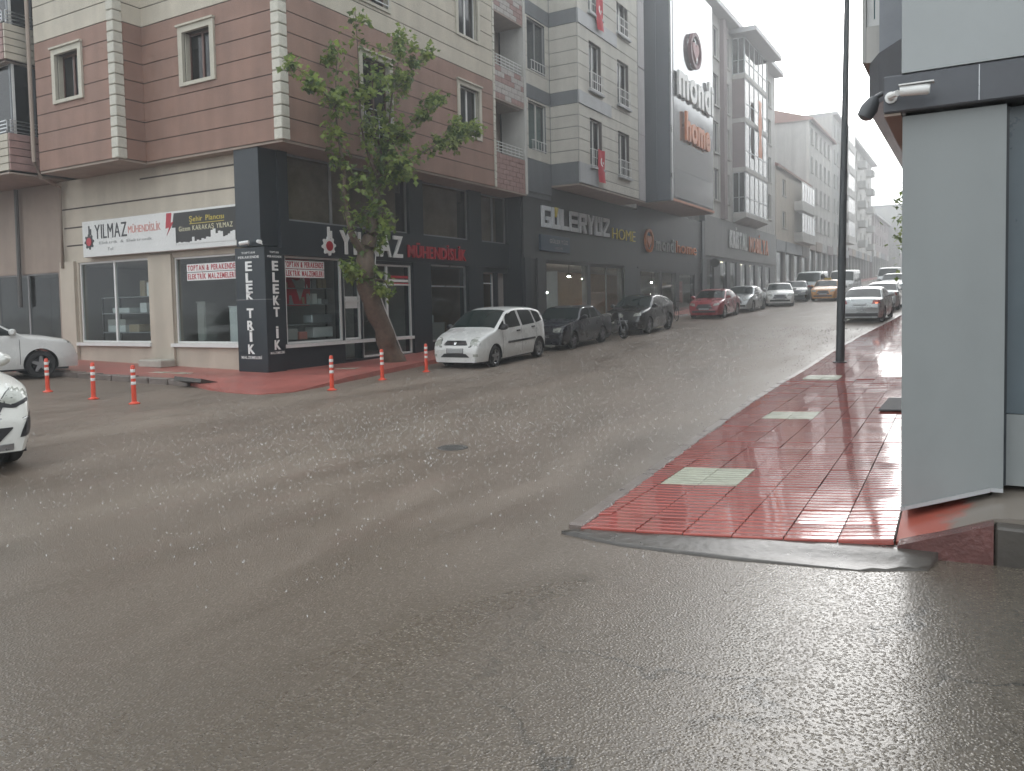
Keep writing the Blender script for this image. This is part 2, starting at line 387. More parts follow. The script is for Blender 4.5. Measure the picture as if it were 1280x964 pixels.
def gear(par, fr, uc, zc, r, n0, n1, mt, mred):
    pts = []
    for i in range(32):
        a = 2*math.pi*i/32; rr = r if (i % 4) in (0, 1) else r*.76; pts.append((uc+rr*math.cos(a), zc+rr*math.sin(a)))
    poly2d(par, fr, pts, n0, n1, mt, 'gear_emblem')
    poly2d(par, fr, [(uc+r*.52*math.cos(i*math.pi/10), zc+r*.52*math.sin(i*math.pi/10)) for i in range(20)], n1+.003, n1+.012, mred, 'emblem_disc')
    for k, (du, h) in enumerate([(-.12, 1.0), (.22, .6)]):
        fbox('emblem_tower', fr, uc+du*r, uc+(du+.26)*r, zc+r*.8, zc+r*(1.0+h), n0, n1-.003, mt, par)

# ------------------------------------------------------------------ ground
def nodes_for(name):
    m = bpy.data.materials.new(name); m.use_nodes = True; n = m.node_tree; return m, n, n.nodes['Principled BSDF']
def road_material():
    m, n, b = nodes_for('wet_asphalt')
    N = lambda t, **k: (lambda nd: ([setattr(nd, a, v) for a, v in k.items()], nd)[1])(n.nodes.new(t))
    L = n.links.new
    g = N('ShaderNodeNewGeometry'); P = g.outputs['Position']
    def noise(sc, det=5, rough=.6, dist=0.0, vec=P):
        q = N('ShaderNodeTexNoise'); q.inputs['Scale'].default_value = sc; q.inputs['Detail'].default_value = det
        q.inputs['Roughness'].default_value = rough; q.inputs['Distortion'].default_value = dist; L(vec, q.inputs['Vector']); return q.outputs['Fac']
    def rng(v, a, b_, c, d):
        q = N('ShaderNodeMapRange'); L(v, q.inputs[0]); q.inputs[1].default_value = a; q.inputs[2].default_value = b_; q.inputs[3].default_value = c; q.inputs[4].default_value = d; return q.outputs[0]
    def mth(op, a, b_=None):
        q = N('ShaderNodeMath', operation=op)
        for i, v in enumerate((a, b_)):
            if v is None: continue
            if isinstance(v, (int, float)): q.inputs[i].default_value = v
            else: L(v, q.inputs[i])
        return q.outputs[0]
    def mixc(f, a, b_):
        q = N('ShaderNodeMix', data_type='RGBA'); L(f, q.inputs[0])
        for k, v in (('A', a), ('B', b_)):
            if isinstance(v, tuple): q.inputs[k].default_value = (*v, 1)
            else: L(v, q.inputs[k])
        return q.outputs['Result']
    sx = N('ShaderNodeSeparateXYZ'); L(P, sx.inputs[0]); X = sx.outputs[0]; Y = sx.outputs[1]
    mp = N('ShaderNodeMapping'); mp.inputs['Scale'].default_value = (1.0, .28, 1.0); L(P, mp.inputs['Vector']); flow = mp.outputs[0]
    big = noise(.35, 4, .55); mid = noise(1.1, 5, .6, .6, flow); fine = noise(34, 3, .7)
    vor = N('ShaderNodeTexVoronoi'); vor.inputs['Scale'].default_value = 62; L(P, vor.inputs['Vector'])
    # muddy run-off: sheet over the carriageway, thinner at right foreground
    mudx = rng(X, -4.5, 0.5, 1.0, 0.0); nearv = rng(Y, 2.0, 6.5, 0.0, 1.0)
    mud = mth('MULTIPLY', mth('MAXIMUM', mudx, 0.05), mth('ADD', mth('MULTIPLY', nearv, .75), .25))
    mud = mth('MULTIPLY', mud, rng(mid, .3, .65, .72, 1.1)); mud = mth('MINIMUM', mud, 1.0)
    stone = rng(vor.outputs['Distance'], .0, .5, 1.0, 0.0)
    vcol = N('ShaderNodeSeparateColor'); L(vor.outputs['Color'], vcol.inputs[0])
    pale = mth('MULTIPLY', stone, rng(vcol.outputs[0], .5, .9, 0.0, 1.0))
    asp = mixc(rng(fine, .35, .65, 0, 1), (.066, .054, .042), (.125, .104, .081))
    asp = mixc(pale, asp, (.36, .32, .26))
    asp = mixc(rng(big, .42, .62, 0, .55), asp, (.072, .062, .048))
    mudc = mixc(rng(mid, .35, .65, 0, 1), (.170, .132, .106), (.212, .170, .138))
    mudc = mixc(rng(noise(2.6, 4, .6, .4, flow), .52, .72, 0, .45), mudc, (.195, .136, .112))
    col = mixc(mth('MULTIPLY', mud, .86), asp, mudc)
    # sediment trails that the water has drawn along the street
    wob = mth('MULTIPLY', mth('SUBTRACT', noise(.5, 3), .5), 1.3)
    for x0, wd in ((-11.5, 1.1), (-6.9, .9)):
        d = mth('ABSOLUTE', mth('ADD', mth('SUBTRACT', X, x0), wob))
        t = mth('MULTIPLY', rng(d, 0, wd, .3, 0), rng(noise(1.7), .35, .6, .2, 1.0)); t = mth('MULTIPLY', t, rng(Y, 26, 14, 0, 1))
        col = mixc(t, col, (.29, .245, .20))
    L(rng(mud, 0, 1, .5, .32), b.inputs['Specular IOR Level'])
    rough = mth('ADD', rng(mid, .3, .7, .18, .30), mth('MULTIPLY', mud, .24))
    L(rough, b.inputs['Roughness'])
    L(mth('MULTIPLY', rng(mud, .2, .8, .25, 0.0), rng(X, -5.0, -1.5, .05, 1.0)), b.inputs['Coat Weight']); b.inputs['Coat Roughness'].default_value = .2; b.inputs['Coat IOR'].default_value = 1.35
    # relief: aggregate in the bare part, rain-dimpled water in the rest
    h1 = mth('MULTIPLY', mth('ADD', mth('MULTIPLY', stone, .9), mth('MULTIPLY', fine, .6)), mth('SUBTRACT', 1.05, mud))
    v2 = N('ShaderNodeTexVoronoi'); v2.inputs['Scale'].default_value = 11; L(P, v2.inputs['Vector'])
    ring = mth('SINE', mth('MULTIPLY', v2.outputs['Distance'], 34.0))
    h2 = mth('MULTIPLY', mth('ADD', mth('MULTIPLY', ring, .22), mth('MULTIPLY', noise(9, 4, .6), 1.6)), mth('ADD', mth('MULTIPLY', mud, .8), .15))
    cr = N('ShaderNodeTexVoronoi', feature='DISTANCE_TO_EDGE'); cr.inputs['Scale'].default_value = .42
    dv = N('ShaderNodeVectorMath', operation='ADD'); L(P, dv.inputs[0])
    nn = N('ShaderNodeTexNoise'); nn.inputs['Scale'].default_value = 2.2; nn.inputs['Detail'].default_value = 5; L(P, nn.inputs['Vector'])
    sc = N('ShaderNodeVectorMath', operation='SCALE'); sc.inputs['Scale'].default_value = .9; L(nn.outputs['Color'], sc.inputs[0]); L(sc.outputs[0], dv.inputs[1]); L(dv.outputs[0], cr.inputs['Vector'])
    crack = mth('MULTIPLY', rng(cr.outputs['Distance'], 0, .011, -.35, 0), mth('MULTIPLY', rng(X, -2.6, -1.4, 0, 1), rng(noise(.8), .45, .55, 0, 1)))
    hh = mth('ADD', mth('ADD', h1, h2), crack)
    L(mixc(mth('MINIMUM', mth('MULTIPLY', crack, -2.2), .8), col, (.03, .028, .024)), b.inputs['Base Color'])
    bp = N('ShaderNodeBump'); bp.inputs['Strength'].default_value = .32; bp.inputs['Distance'].default_value = .010
    L(hh, bp.inputs['Height']); L(bp.outputs[0], b.inputs['Normal']); L(bp.outputs[0], b.inputs['Coat Normal'])
    return m
def red_material():
    m, n, b = nodes_for('wet_red_paving')
    L = n.links.new; g = n.nodes.new('ShaderNodeNewGeometry'); P = g.outputs['Position']
    def noise(sc, det=5):
        q = n.nodes.new('ShaderNodeTexNoise'); q.inputs['Scale'].default_value = sc; q.inputs['Detail'].default_value = det; L(P, q.inputs['Vector']); return q.outputs['Fac']
    def ramp(v, stops):
        q = n.nodes.new('ShaderNodeValToRGB'); L(v, q.inputs[0]); e = q.color_ramp.elements
        e[0].position, e[0].color = stops[0][0], (*stops[0][1], 1); e[1].position, e[1].color = stops[-1][0], (*stops[-1][1], 1)
        for p, c in stops[1:-1]: q2 = e.new(p); q2.color = (*c, 1)
        return q.outputs[0]
    L(ramp(noise(1.6, 7), [(.3, (.30, .072, .056)), (.5, (.36, .082, .064)), (.62, (.33, .095, .078)), (.75, (.26, .11, .092))]), b.inputs['Base Color'])
    r = n.nodes.new('ShaderNodeMapRange'); L(noise(2.4), r.inputs[0]); r.inputs[1].default_value = .35; r.inputs[2].default_value = .65; r.inputs[3].default_value = .05; r.inputs[4].default_value = .17
    L(r.outputs[0], b.inputs['Roughness']); b.inputs['Coat Weight'].default_value = 1.0; b.inputs['Coat Roughness'].default_value = .05; b.inputs['Coat IOR'].default_value = 1.4
    bp = n.nodes.new('ShaderNodeBump'); bp.inputs['Strength'].default_value = .07; bp.inputs['Distance'].default_value = .006; L(noise(22, 4), bp.inputs['Height']); L(bp.outputs[0], b.inputs['Normal'])
    return m
M['road'] = road_material(); M['red'] = red_material()
M['red2'] = mat('red_pavement_paint', (.36, .115, .095), .35, .28, 1.2, .3, 20)
M['tilepale'] = mat('pale_paving_tile', (.42, .43, .34), .2, .12, 6, .2, 30)

def frange(a, b, s):
    out = []; x = a
    while x < b-1e-6: out.append(x); x += s
    return out
gx = sorted(set([-320, -200, -120, -80, -60, -45] + frange(-36, -4, 1.0) + frange(-4, -1.2, .1) + frange(-1.2, 9, .6) + [12, 20, 40, 80, 160, 320]))
gy = sorted(set([-160, -80, -40, -20, -10] + frange(-5, 60, 1.0) + frange(60, 210, 6) + [240, 300, 420]))
mb = MB(); nx = len(gx)
for y in gy:
    for x in gx: mb.v.append((x, y, zr(x, y)))
for j in range(len(gy)-1):
    for i in range(nx-1): mb.f.append((j*nx+i, j*nx+i+1, (j+1)*nx+i+1, (j+1)*nx+i)); mb.mi.append(0)
road = kind(mb.build('road', M['road'], smooth=True), 'structure')

def sheet(name, poly, zf, mt, step=1.0, skirt=.35):
    bm = bmesh.new(); vs = [bm.verts.new((x, y, 0)) for x, y in poly]; bm.faces.new(vs)
    xs = [p[0] for p in poly]; ys = [p[1] for p in poly]
    for ax, a, b in ((0, min(xs), max(xs)), (1, min(ys), max(ys))):
        t = a+step
        while t < b:
            co = (t, 0, 0) if ax == 0 else (0, t, 0); no = (1, 0, 0) if ax == 0 else (0, 1, 0)
            bmesh.ops.bisect_plane(bm, geom=bm.verts[:]+bm.edges[:]+bm.faces[:], plane_co=co, plane_no=no)
            t += step if t < 60 else step*4
    bmesh.ops.recalc_face_normals(bm, faces=bm.faces)
    if sum(f.normal.z for f in bm.faces) < 0: bmesh.ops.reverse_faces(bm, faces=bm.faces[:])
    be = [e for e in bm.edges if len(e.link_faces) == 1]
    ex = bmesh.ops.extrude_edge_only(bm, edges=be); low = {v for v in ex['geom'] if isinstance(v, bmesh.types.BMVert)}
    for v in bm.verts:
        x, y = v.co.x, v.co.y; z = zf(x, y); v.co.z = z-(skirt if v in low else 0)
    bmesh.ops.recalc_face_normals(bm, faces=bm.faces)
    me = bpy.data.meshes.new(name); bm.to_mesh(me); bm.free(); me.materials.append(mt)
    o = bpy.data.objects.new(name, me); COL.objects.link(o); ABS[o.name] = Vector((0, 0, 0)); return kind(o, 'structure')

# left pavement round the corner shop
def hs_left(x, y):
    d = math.hypot(x+13.1, (y-11.7)); k = max(0, min(1, (d-.6)/2.2))
    return zr(x, y) + .02 + .10*k*k*(3-2*k)
pav = sheet('pavement', [(-60, 12.45), (-15.9, 12.25), (-14.7, 11.75), (-13.7, 11.5), (-12.8, 11.5), (-12.45, 12.1), (-12.7, 13.4), (-13.3, 15.9), (-13.75, 18.2), (-13.9, 20), (-13.9, 190), (-16.4, 190), (-16.4, 15.2), (-60, 15.2)], hs_left, M['red2'], 1.0)
for i in range(10):
    x0 = -23.2+i*.73; zz = zr(x0, 12.3)
    box('kerb_stone', (x0, x0+.70, 12.16+random.uniform(-.015, .015), 12.44, zz-.1, hs_left(x0, 12.4)+.012+random.uniform(-.008, .008)), M['kerb'], pav, .012)
for i in range(24):
    y0 = 20+i*.95; o = box('kerb_stone', (-13.92, -13.74, y0, y0+.92, zr(-13.8, y0)-.1, hs_left(-13.9, y0)+.02), M['kerb'], pav, .012)
for (x, y, a) in ((-18.6, 13.4, .1), (-17.9, 13.5, -.05), (-14.6, 16.2, .2)):       # a few pale replacement slabs
    o = box('pale_slab', (x-.3, x+.3, y-.16, y+.16, hs_left(x, y)-.03, hs_left(x, y)+.006), M['tilepale'], pav); o.rotation_euler.z = a
# broken slab leaning on the kerb end
p = onG(243, 484); m_ = MB(); m_.prism([(-.42, -.22), (.30, -.30), (.52, .05), (.25, .30), (-.35, .26)], 0, .09)
sb = m_.build('concrete_slab', M['concrete'], None); sb.location = (p.x, p.y+.1, zr(p.x, p.y)+.12); sb.rotation_euler = (R(-14), R(6), R(20))
tag(sb, 'broken grey concrete slab leaning on the end of the kerb', 'slab')
p = onG(262, 451, .15); sb2 = box('concrete_block', (p.x-.55, p.x+.45, 14.25, 14.75, hs_left(p.x, 14.5)-.02, hs_left(p.x, 14.5)+.2), mat('pale_concrete', (.42, .40, .35), .6, .15, 4, .4, 30), None, .03)
tag(sb2, 'low pale concrete block against the shop wall beside the black pillar', 'block')

# right pavement
KB = [(5.3, -2.58), (7, -2.72), (10, -2.97), (13.7, -3.24), (17.3, -3.40), (23.6, -3.46), (29, -3.38), (37, -3.1), (60, -2.7), (190, -2.6)]
def kx(y):
    for (a, b), (c, d) in zip(KB, KB[1:]):
        if y <= c: return b+(d-b)*max(0, (y-a))/(c-a)
    return KB[-1][1]
def hs_r(x, y):
    t = max(0, min(1, (x+.95)/.5))*max(0, min(1, (9.5-y)/2)); return zr(x, y) + .035 + .012*max(0, min(2.6, x+2.6)) + .02*t*t*(3-2*t)
def yf(x): return 5.60+.14*(x+1.5)
rp = [(kx(y), y) for y in (5.45, 7, 10, 13.7, 17.3, 23.6, 29, 37, 60, 190)]
pvr = sheet('sidewalk', [(-.46, yf(-.46)+.01)] + [(-.44, 6.6), (2, 6.6), (2, 190)] + rp[::-1], lambda x, y: hs_r(x, y)-.012-.11*max(0, min(1, (x+1.3)/.4)), M['red'], .5)
y = 5.5
while y < 45:
    x = kx(y+.37); a = math.atan2(kx(y+.74)-kx(y), .74); L_ = .72
    o = box('kerb_stone', (x-.14, x-.015, y, y+L_, zr(x, y)-.15, hs_r(x, y)+.004+random.uniform(-.006, .006)), M['kerb'], pvr, .012); o.rotation_euler.z = -a+random.uniform(-.008, .008)
    o.rotation_euler.x = R(2.2) if y > 18 else 0
    y += .74
TW, TL = .345, .415
def tile_mesh(mt):
    m = MB(); prof = [(0, 0)]; pitch = (TL-.012)/4; SH = .14
    for k in range(4):
        b0 = k*pitch; prof += [(b0+.010, 0), (b0+.014, .007), (b0+pitch-.016, .007), (b0+pitch-.012, 0)]
    prof.append((TL-.012, 0)); w2 = TW/2-.004
    n = len(prof); vs = [(s*w2, y-TL/2+.006, z) for s in (-1, 1) for y, z in prof] + [(-w2, -TL/2+.006, -.03), (-w2, TL/2-.006, -.03), (w2, -TL/2+.006, -.03), (w2, TL/2-.006, -.03)]
    fs = [(i, i+n, i+n+1, i+1) for i in range(n-1)] + [tuple([2*n, *range(0, n), 2*n+1]), tuple([2*n+3, *range(2*n-1, n-1, -1), 2*n+2]), (0, 2*n, 2*n+2, n), (n-1, 2*n-1, 2*n+3, 2*n+1)]
    vs = [(a, b+SH*a, c) for a, b, c in vs]; me = bpy.data.meshes.new('paving_tile'); me.from_pydata(vs, [], fs); me.materials.append(mt); return me
TM = {'r': tile_mesh(M['red']), 'w': tile_mesh(M['tilepale'])}
far = MB()
for j in range(96):
    yrow = 5.60+TL/2+j*TL
    for i in range(9):
        xc = -.46-TW/2-i*TW-.023*(yrow-5.5); yy = yrow+.14*(xc+1.5)
        k = kx(yy); lft = xc-TW/2; rgt = xc+TW/2
        if rgt < k+.05: continue
        if lft < k: lft = k
        xc2 = (lft+rgt)/2; yy = yrow+.14*(xc2+1.5); tl = (hs_r(xc2+.17, yy)-hs_r(xc2-.17, yy))/.34
        white = (7.25 < yy < 8.15 and i in (4, 5)) or (11.6 < yy < 12.5 and i in (4, 5)) or (17.6 < yy < 18.4 and i in (5, 6))
        if j >= 40:
            me_ = TM['w' if white else 'r']; q_ = Matrix.Translation((xc2, yy, hs_r(xc2, yy)+.004+random.uniform(-.004, .004))) @ Matrix.Rotation(-math.atan(tl), 4, 'Y') @ Matrix.Rotation(math.atan(.036), 4, 'X') @ Matrix.Diagonal(((rgt-lft)/TW, 1, 1, 1))
            far.add([q_ @ v.co for v in me_.vertices], [tuple(p_.vertices) for p_ in me_.polygons]); continue
        o = bpy.data.objects.new('paving_tile', TM['w' if white else 'r']); COL.objects.link(o); o.parent = pvr
        o.location = (xc2, yy, hs_r(xc2, yy)+.004+random.uniform(-.004, .004)); o.scale = ((rgt-lft)/TW, 1, 1)
        o.rotation_euler = (math.atan(.036) if yy > 18 else random.uniform(-.006, .006), -math.atan(tl)+random.uniform(-.006, .006), .023)
kind(far.build('far_paving_tiles', M['red'], pvr), 'stuff')
# broken concrete gutter in front of it
def apron_z(x, y):
    t = max(0, min(1, (y-yf(x)+.34)/.34)); return zr(x, y) + .006 + (.022+.012*(x+2.6))*t*t*(3-2*t) + .004*math.sin(x*5+y*4)*t*(1-t)*4
apr = sheet('gutter', [(-2.72, 5.34), (-2.2, 5.24), (-1.4, 5.22), (-.6, 5.30), (-.25, 5.45), (-.2, 5.72), (-.46, 5.76), (-2.58, 5.47)], apron_z, M['concrete'], .08, .1)
for q_ in apr.data.polygons: q_.use_smooth = True
# raised plinth with ramp by the grey wall
m_ = MB()
rz = lambda x: .21+.24*max(0, min(1, (x+.46)/.60))
xs = [-.46, -.3, -.15, 0, .10, .30, 3.0]
for a, b in zip(xs, xs[1:]): m_.add([(a, 5.84, rz(a)-.10), (b, 5.84, rz(b)-.10), (b, 6.6, rz(b)+.01), (a, 6.6, rz(a)+.01), (a, 5.84, -.1), (b, 5.84, -.1), (b, 6.6, -.1), (a, 6.6, -.1)], [(0, 1, 2, 3), (0, 4, 5, 1)])
rampm, n_, b_ = nodes_for('painted_ramp_concrete')
g_ = n_.nodes.new('ShaderNodeNewGeometry'); q = n_.nodes.new('ShaderNodeTexNoise'); q.inputs['Scale'].default_value = 4; q.inputs['Detail'].default_value = 6; n_.links.new(g_.outputs['Position'], q.inputs['Vector'])
sx_ = n_.nodes.new('ShaderNodeSeparateXYZ'); n_.links.new(g_.outputs['Position'], sx_.inputs[0])
ad = n_.nodes.new('ShaderNodeMath'); ad.operation = 'MULTIPLY_ADD'; n_.links.new(q.outputs['Fac'], ad.inputs[0]); ad.inputs[1].default_value = .7; n_.links.new(sx_.outputs[0], ad.inputs[2])
cr_ = n_.nodes.new('ShaderNodeValToRGB'); n_.links.new(ad.outputs[0], cr_.inputs[0]); cr_.color_ramp.elements[0].position = .16; cr_.color_ramp.elements[0].color = (.33, .085, .06, 1); cr_.color_ramp.elements[1].position = .26; cr_.color_ramp.elements[1].color = (.19, .165, .14, 1)
n_.links.new(cr_.outputs[0], b_.inputs['Base Color']); b_.inputs['Roughness'].default_value = .3
kind(m_.build('ramp', rampm, None), 'structure')
m_ = MB(); m_.prism([(-.44, 5.70), (.10, 5.70), (.10, 5.86), (-.44, 5.86)], -.05, lambda x, y: .125+.20*(x+.44)/.54)
ks = m_.build('kerb', M['kerbred'], None); kind(ks, 'structure')
ks = box('plinth', (.106, 3.0, 5.70, 5.88, -.05, .315), M['concrete'], None, .015); kind(ks, 'structure')
# manhole, mat
p = onG(566, 560); m_ = MB(); m_.lathe([(.0, .006), (.14, .006), (.145, .002), (.155, .002), (.16, .007), (.185, .007), (.19, .0)], (p.x, p.y, zr(p.x, p.y)+.002), sides=28)
mh = m_.build('manhole_cover', mat('cast_iron', (.05, .048, .045), .4, .2, 20, .6, 60), None); tag(mh, 'round dark iron manhole cover set in the flooded road', 'manhole cover')
mt_ = box('door_mat', (-1.22, -.3, 12.55, 14.1, hs_r(-.8, 13.3)+.03, hs_r(-.8, 13.3)+.05), mat('mat_grey', (.06, .06, .062), .7, .2, 30, .5, 120), None)
mt_.rotation_euler.y = -math.atan(.042); tag(mt_, 'dark grey door mat on the wet red tiles by the wall', 'mat')

# ------------------------------------------------------------------ corner building
def root(name, label, loc, cat='building'): return thing(name, label, cat, loc)
b1 = root('corner_building', 'corner apartment block in brown and beige bands above a dark electrical shop', (-19, 19, 0))
SOF, TOP1 = 6.0, 17.5
ZL = [6.0, 6.56, 7.10, 7.64, 8.18, 8.70, 9.22, 9.74, 10.26, 10.78, 11.30, 11.82, 12.34, 12.86, 13.4]
bc = lambda z: M['brown'] if z < 9.7 else M['beige']
FA, FB, FC, FD = ('A', -15.0), ('B', 14.5), ('B', 13.65), ('A', -20.35)
def plinth_soffit(): pass
wA = [(17.55, 18.75, 6.45, 8.85), (22.45, 23.65, 7.55, 9.15), (22.45, 23.65, 10.85, 12.4), (17.55, 18.75, 10.45, 12.5)]
# openings: (u0,u1,z0,z1)
wB = [(-18.55, -17.45, 7.93, 9.25)]; wC = [(-23.05, -21.92, 7.93, 9.22)]
wall(b1, FA, 14.5, 24.72, SOF, TOP1, wA, M['groove']); strips(b1, FA, 14.62, 24.60, ZL, [(a-.14, b+.14, c-.088, d+.192) for a, b, c, d in wA], bc)
wall(b1, FB, -20.35, -15.25, SOF, TOP1, wB, M['groove']); strips(b1, FB, -20.32, -15.13, ZL, [(a-.14, b+.14, c-.088, d+.192) for a, b, c, d in wB], bc)
wall(b1, FD, 13.9, 14.5, SOF, TOP1, [], M['groove']); strips(b1, FD, 13.79, 14.47, ZL, [], bc)
wall(b1, FC, -24.15, -20.35, SOF, TOP1, wC, M['groove']); strips(b1, FC, -24.13, -20.48, ZL, [(a-.14, b+.14, c-.088, d+.192) for a, b, c, d in wC], bc)
fbox('wall', FA, 14.5, 24.72, 13.42, TOP1, .001, .03, M['beige'], b1); fbox('wall', FB, -20.32, -15.0, 13.42, TOP1, .001, .03, M['beige'], b1); fbox('wall', FC, -24.13, -20.35, 13.42, TOP1, .001, .03, M['beige'], b1)
def quoins(fr1, u, z0, z1, sx, sy, c):        # corner strip of dressed blocks
    z = z0
    while z < z1:
        box('quoin_block', (c[0]-sx, c[0]+.07, c[1]-.07, c[1]+sy, z, z+.268), M['quoin'], b1, .02); z += .285
quoins(FA, 0, 6.0, 12.9, .22, .22, (-15.0, 14.5)); quoins(FC, 0, 6.0, 12.9, .22, .22, (-20.35, 13.65))
z = 6.0
while z < 12.9: box('quoin_block', (-15.05, -14.94, 24.60, 24.74, z, z+.268), M['quoin'], b1, .015); z += .285
for (a, b, c, d) in wA[1:3]: window(b1, FA, a, b, c, d, M['winwhite'], surround=M['surround'], curtain=True)
for (a, b, c, d) in wA[0:1] + wA[3:4]:
    wn = window(b1, FA, a, b, c, d, M['winbrown'], surround=M['surround'], curtain=(0, 6))
    railing(wn, FA, a+.02, b-.02, c+.08, c+.95, .10, M['steel'], bars=2, rails=4)
for (a, b, c, d) in wB: window(b1, FB, a, b, c, d, M['winbrown'], depth=.22, surround=M['surround'], sw=.16, curtain=(2, 14), out=.09)
for (a, b, c, d) in wC: window(b1, FC, a, b, c, d, M['winbrown'], depth=.22, surround=M['surround'], sw=.16, curtain=(3, 7), out=.09)
# soffits and inner core
so_ = MB(); so_.box(-20.35, -15.0, 14.5, 27.0, SOF-.06, SOF-.002); so_.box(-24.15, -20.35, 13.65, 16.5, SOF-.06, SOF-.002); so_.build('soffit', M['taupe'], b1)
for zf in (9.0, 12.1, 15.2): box('floor_slab', (-19.5, -15.3, 15.0, 24.4, zf, zf+.2), M['room'], b1)
box('core_wall', (-30.0, -16.3, 15.9, 27.0, SOF, TOP1), M['room'], b1); box('core_wall', (-30.0, -20.9, 14.9, 15.9, SOF, TOP1), M['room'], b1)
box('roof', (-30, -14.6, 13.2, 27.1, TOP1, TOP1+.35), M['roof'], b1)
# balcony bay between quoin strip and the next block, faced with small tiles
BY0, BY1 = 24.76, 26.95
for (za, zb) in ((6.0, 7.28), (9.25, 10.42), (12.35, 13.6)):
    wl = fbox('parapet', FA, BY0, BY1, za, zb, -.15, -.02, M['groove'], b1)
    rows = int((zb-za)/.205)+1; hgt = (zb-za)/rows
    for r_ in range(rows):
        off = .0 if r_ % 2 else .24; u = BY0+.004
        ee = [BY0] + [BY0+off+.01+.48*k for k in range(0 if off else 1, 6) if BY0+off+.48*k < BY1-.08] + [BY1]
        for a, b in zip(ee, ee[1:]):
            fbox('facing_tile', FA, a+.008, b-.008, za+r_*hgt+.008, za+(r_+1)*hgt-.008, -.02, .004, M['tilered'] if za < 7 or random.random() < .35 else M['tilewhite'], wl)
for (za, zb) in ((7.28, 9.25), (10.42, 12.35)):
    F2 = ('A', -16.1); wall(b1, F2, BY0, BY1, za-.2, zb, [(25.25, 26.35, za-.1, zb-.45)], M['taupe'])
    window(b1, F2, 25.25, 26.35, za-.1, zb-.45, M['winwhite'], surround=M['surround'], sw=.1, curtain=(0, 8), name='balcony_door')
    box('balcony_floor', (-16.1, -15.16, BY0, BY1, za-1.25, za-1.1), M['taupe'], b1); box('balcony_ceiling', (-16.1, -15.0, BY0, BY1, zb-.06, zb-.004), M['taupe'], b1)
    railing(b1, FA, BY0+.03, BY1-.03, za+.08, za+.42, -.08, M['rail'], bars=7, rails=3)
fbox('balcony_pier', FA, BY1-.05, BY1+.12, 6.0, 13.6, -1.0, .03, M['pale'], b1)
fbox('wall', FA, BY0, BY1, 13.6, TOP1, -.2, 0, M['beige'], b1)
# rain pipe on the side street
m_ = MB(); m_.tube([(-24.35, 13.58, 14), (-24.35, 13.58, 6.3), (-24.6, 13.9, 5.9), (-25.05, 14.72, 5.75), (-25.1, 14.74, 3.2)], .06, 8); m_.build('rain_pipe', M['taupe'], b1, True)
m_ = MB(); m_.tube([(-27.55, 14.72, 5.9), (-27.6, 14.72, 2.0)], .07, 8); m_.build('rain_pipe', mat('pipe_grey', (.10, .095, .09), .5), b1, True)
box('room_wall', (-18.3, -16.3, 27.15, 27.3, 3.4, SOF-.08), M['room'], b1)
# ground floor, side street
FG = ('B', 14.85)
gB = [(-24.45, -20.92, .85, 3.35), (-19.85, -16.86, .85, 3.30)]
wall(b1, FG, -25.3, -16.86, 0, SOF-.06, gB, M['beige_wall'])
for z, a, b in ((5.65, -21.2, -16.9), (5.05, -25.2, -16.9), (4.46, -25.1, -23.8), (3.9, -25.0, -23.8)): fbox('groove', FG, a, b, z-.022, z+.022, .001, .006, M['groove'], b1)
fbox('pilaster', FG, -20.9, -19.87, 0, 3.4, .003, .07, M['beige_wall'], b1); fbox('pilaster', FG, -25.3, -24.55, 0, 3.4, .003, .10, M['beige_wall'], b1)
for a, b, c, d in gB:
    fbox('sill', FG, a-.1, b-(.02 if a > -20 else -.05), c-.1, c-.004, -.2, .12, M['winwhite'], b1)
    window(b1, FG, a, b, c, d, M['winwhite'], depth=.12, mull=1 if a < -20 else 0, pane=M['shopglass'], name='shop_window')
wall(b1, FG, -34, -25.3, 0, SOF-.06, [(-33, -25.55, .45, 3.1)], M['taupe'])  # the overhang's shade is put into this wall's taupe colour
window(b1, FG, -33, -25.55, .45, 3.1, M['greytxt'], depth=.12, mull=3, pane=M['shopglass'], name='shop_window')
# dark corner pillar and street-side shop front
FM = ('A', -15.95)
box('corner_pillar', (-16.85, -15.95, 14.55, 15.15, 3.42, SOF-.06), M['dark'], b1)
wall(b1, FM, 15.15, 27.35, 0, 3.2, [(15.35, 17.55, .82, 3.19), (17.62, 18.35, .25, 3.1), (18.42, 20.85, .25, 3.1), (21.85, 24.1, .55, 3.19), (25.15, 26.2, .3, 3.0), (26.3, 27.3, .3, 3.0)], M['dark'], n0=-.3)
fbox('fascia', FM, 15.16, 27.35, 3.2, 4.12, -.3, .10, M['dark'], b1)
for a, b in ((15.16, 15.5), (20.75, 21.5), (24.3, 25.1), (27.0, 27.35)): fbox('column', FM, a, b, 4.12, SOF-.06, -.3, .06, M['dark'], b1)
for a, b, mu in ((15.5, 20.75, 2), (21.5, 24.3, 0), (25.1, 27.0, 1)):
    window(b1, FM, a, b, 4.13, SOF-.07, M['greytxt'], depth=.12, mull=mu, pane=glass('dirty_mezzanine_glass', (.9, .88, .84), .85, .12), name='mezzanine_window')
    fbox('blind', FM, a+.1, b-.1, 4.2, SOF-.1, -.45, -.42, mat('mezzanine_blind', (.44, .40, .34), .9, .3, 1.5), b1)
fbox('column', FM, 20.86, 21.84, .1, 3.2, .003, .08, M['dark'], b1); fbox('column', FM, 24.12, 25.12, .1, 3.2, .003, .08, M['dark'], b1)
window(b1, FM, 15.35, 17.55, .82, 3.19, M['winwhite'], depth=.1, mull=0, pane=M['shopglass'], name='shop_window')
fbox('sill', FM, 15.2, 20.86, .72, .815, -.2, .07, M['winwhite'], b1)
dw = window(b1, FM, 17.62, 18.35, .83, 3.1, M['winwhite'], depth=.1, mull=0, pane=M['shopglass'], name='shop_window', transom=.5)
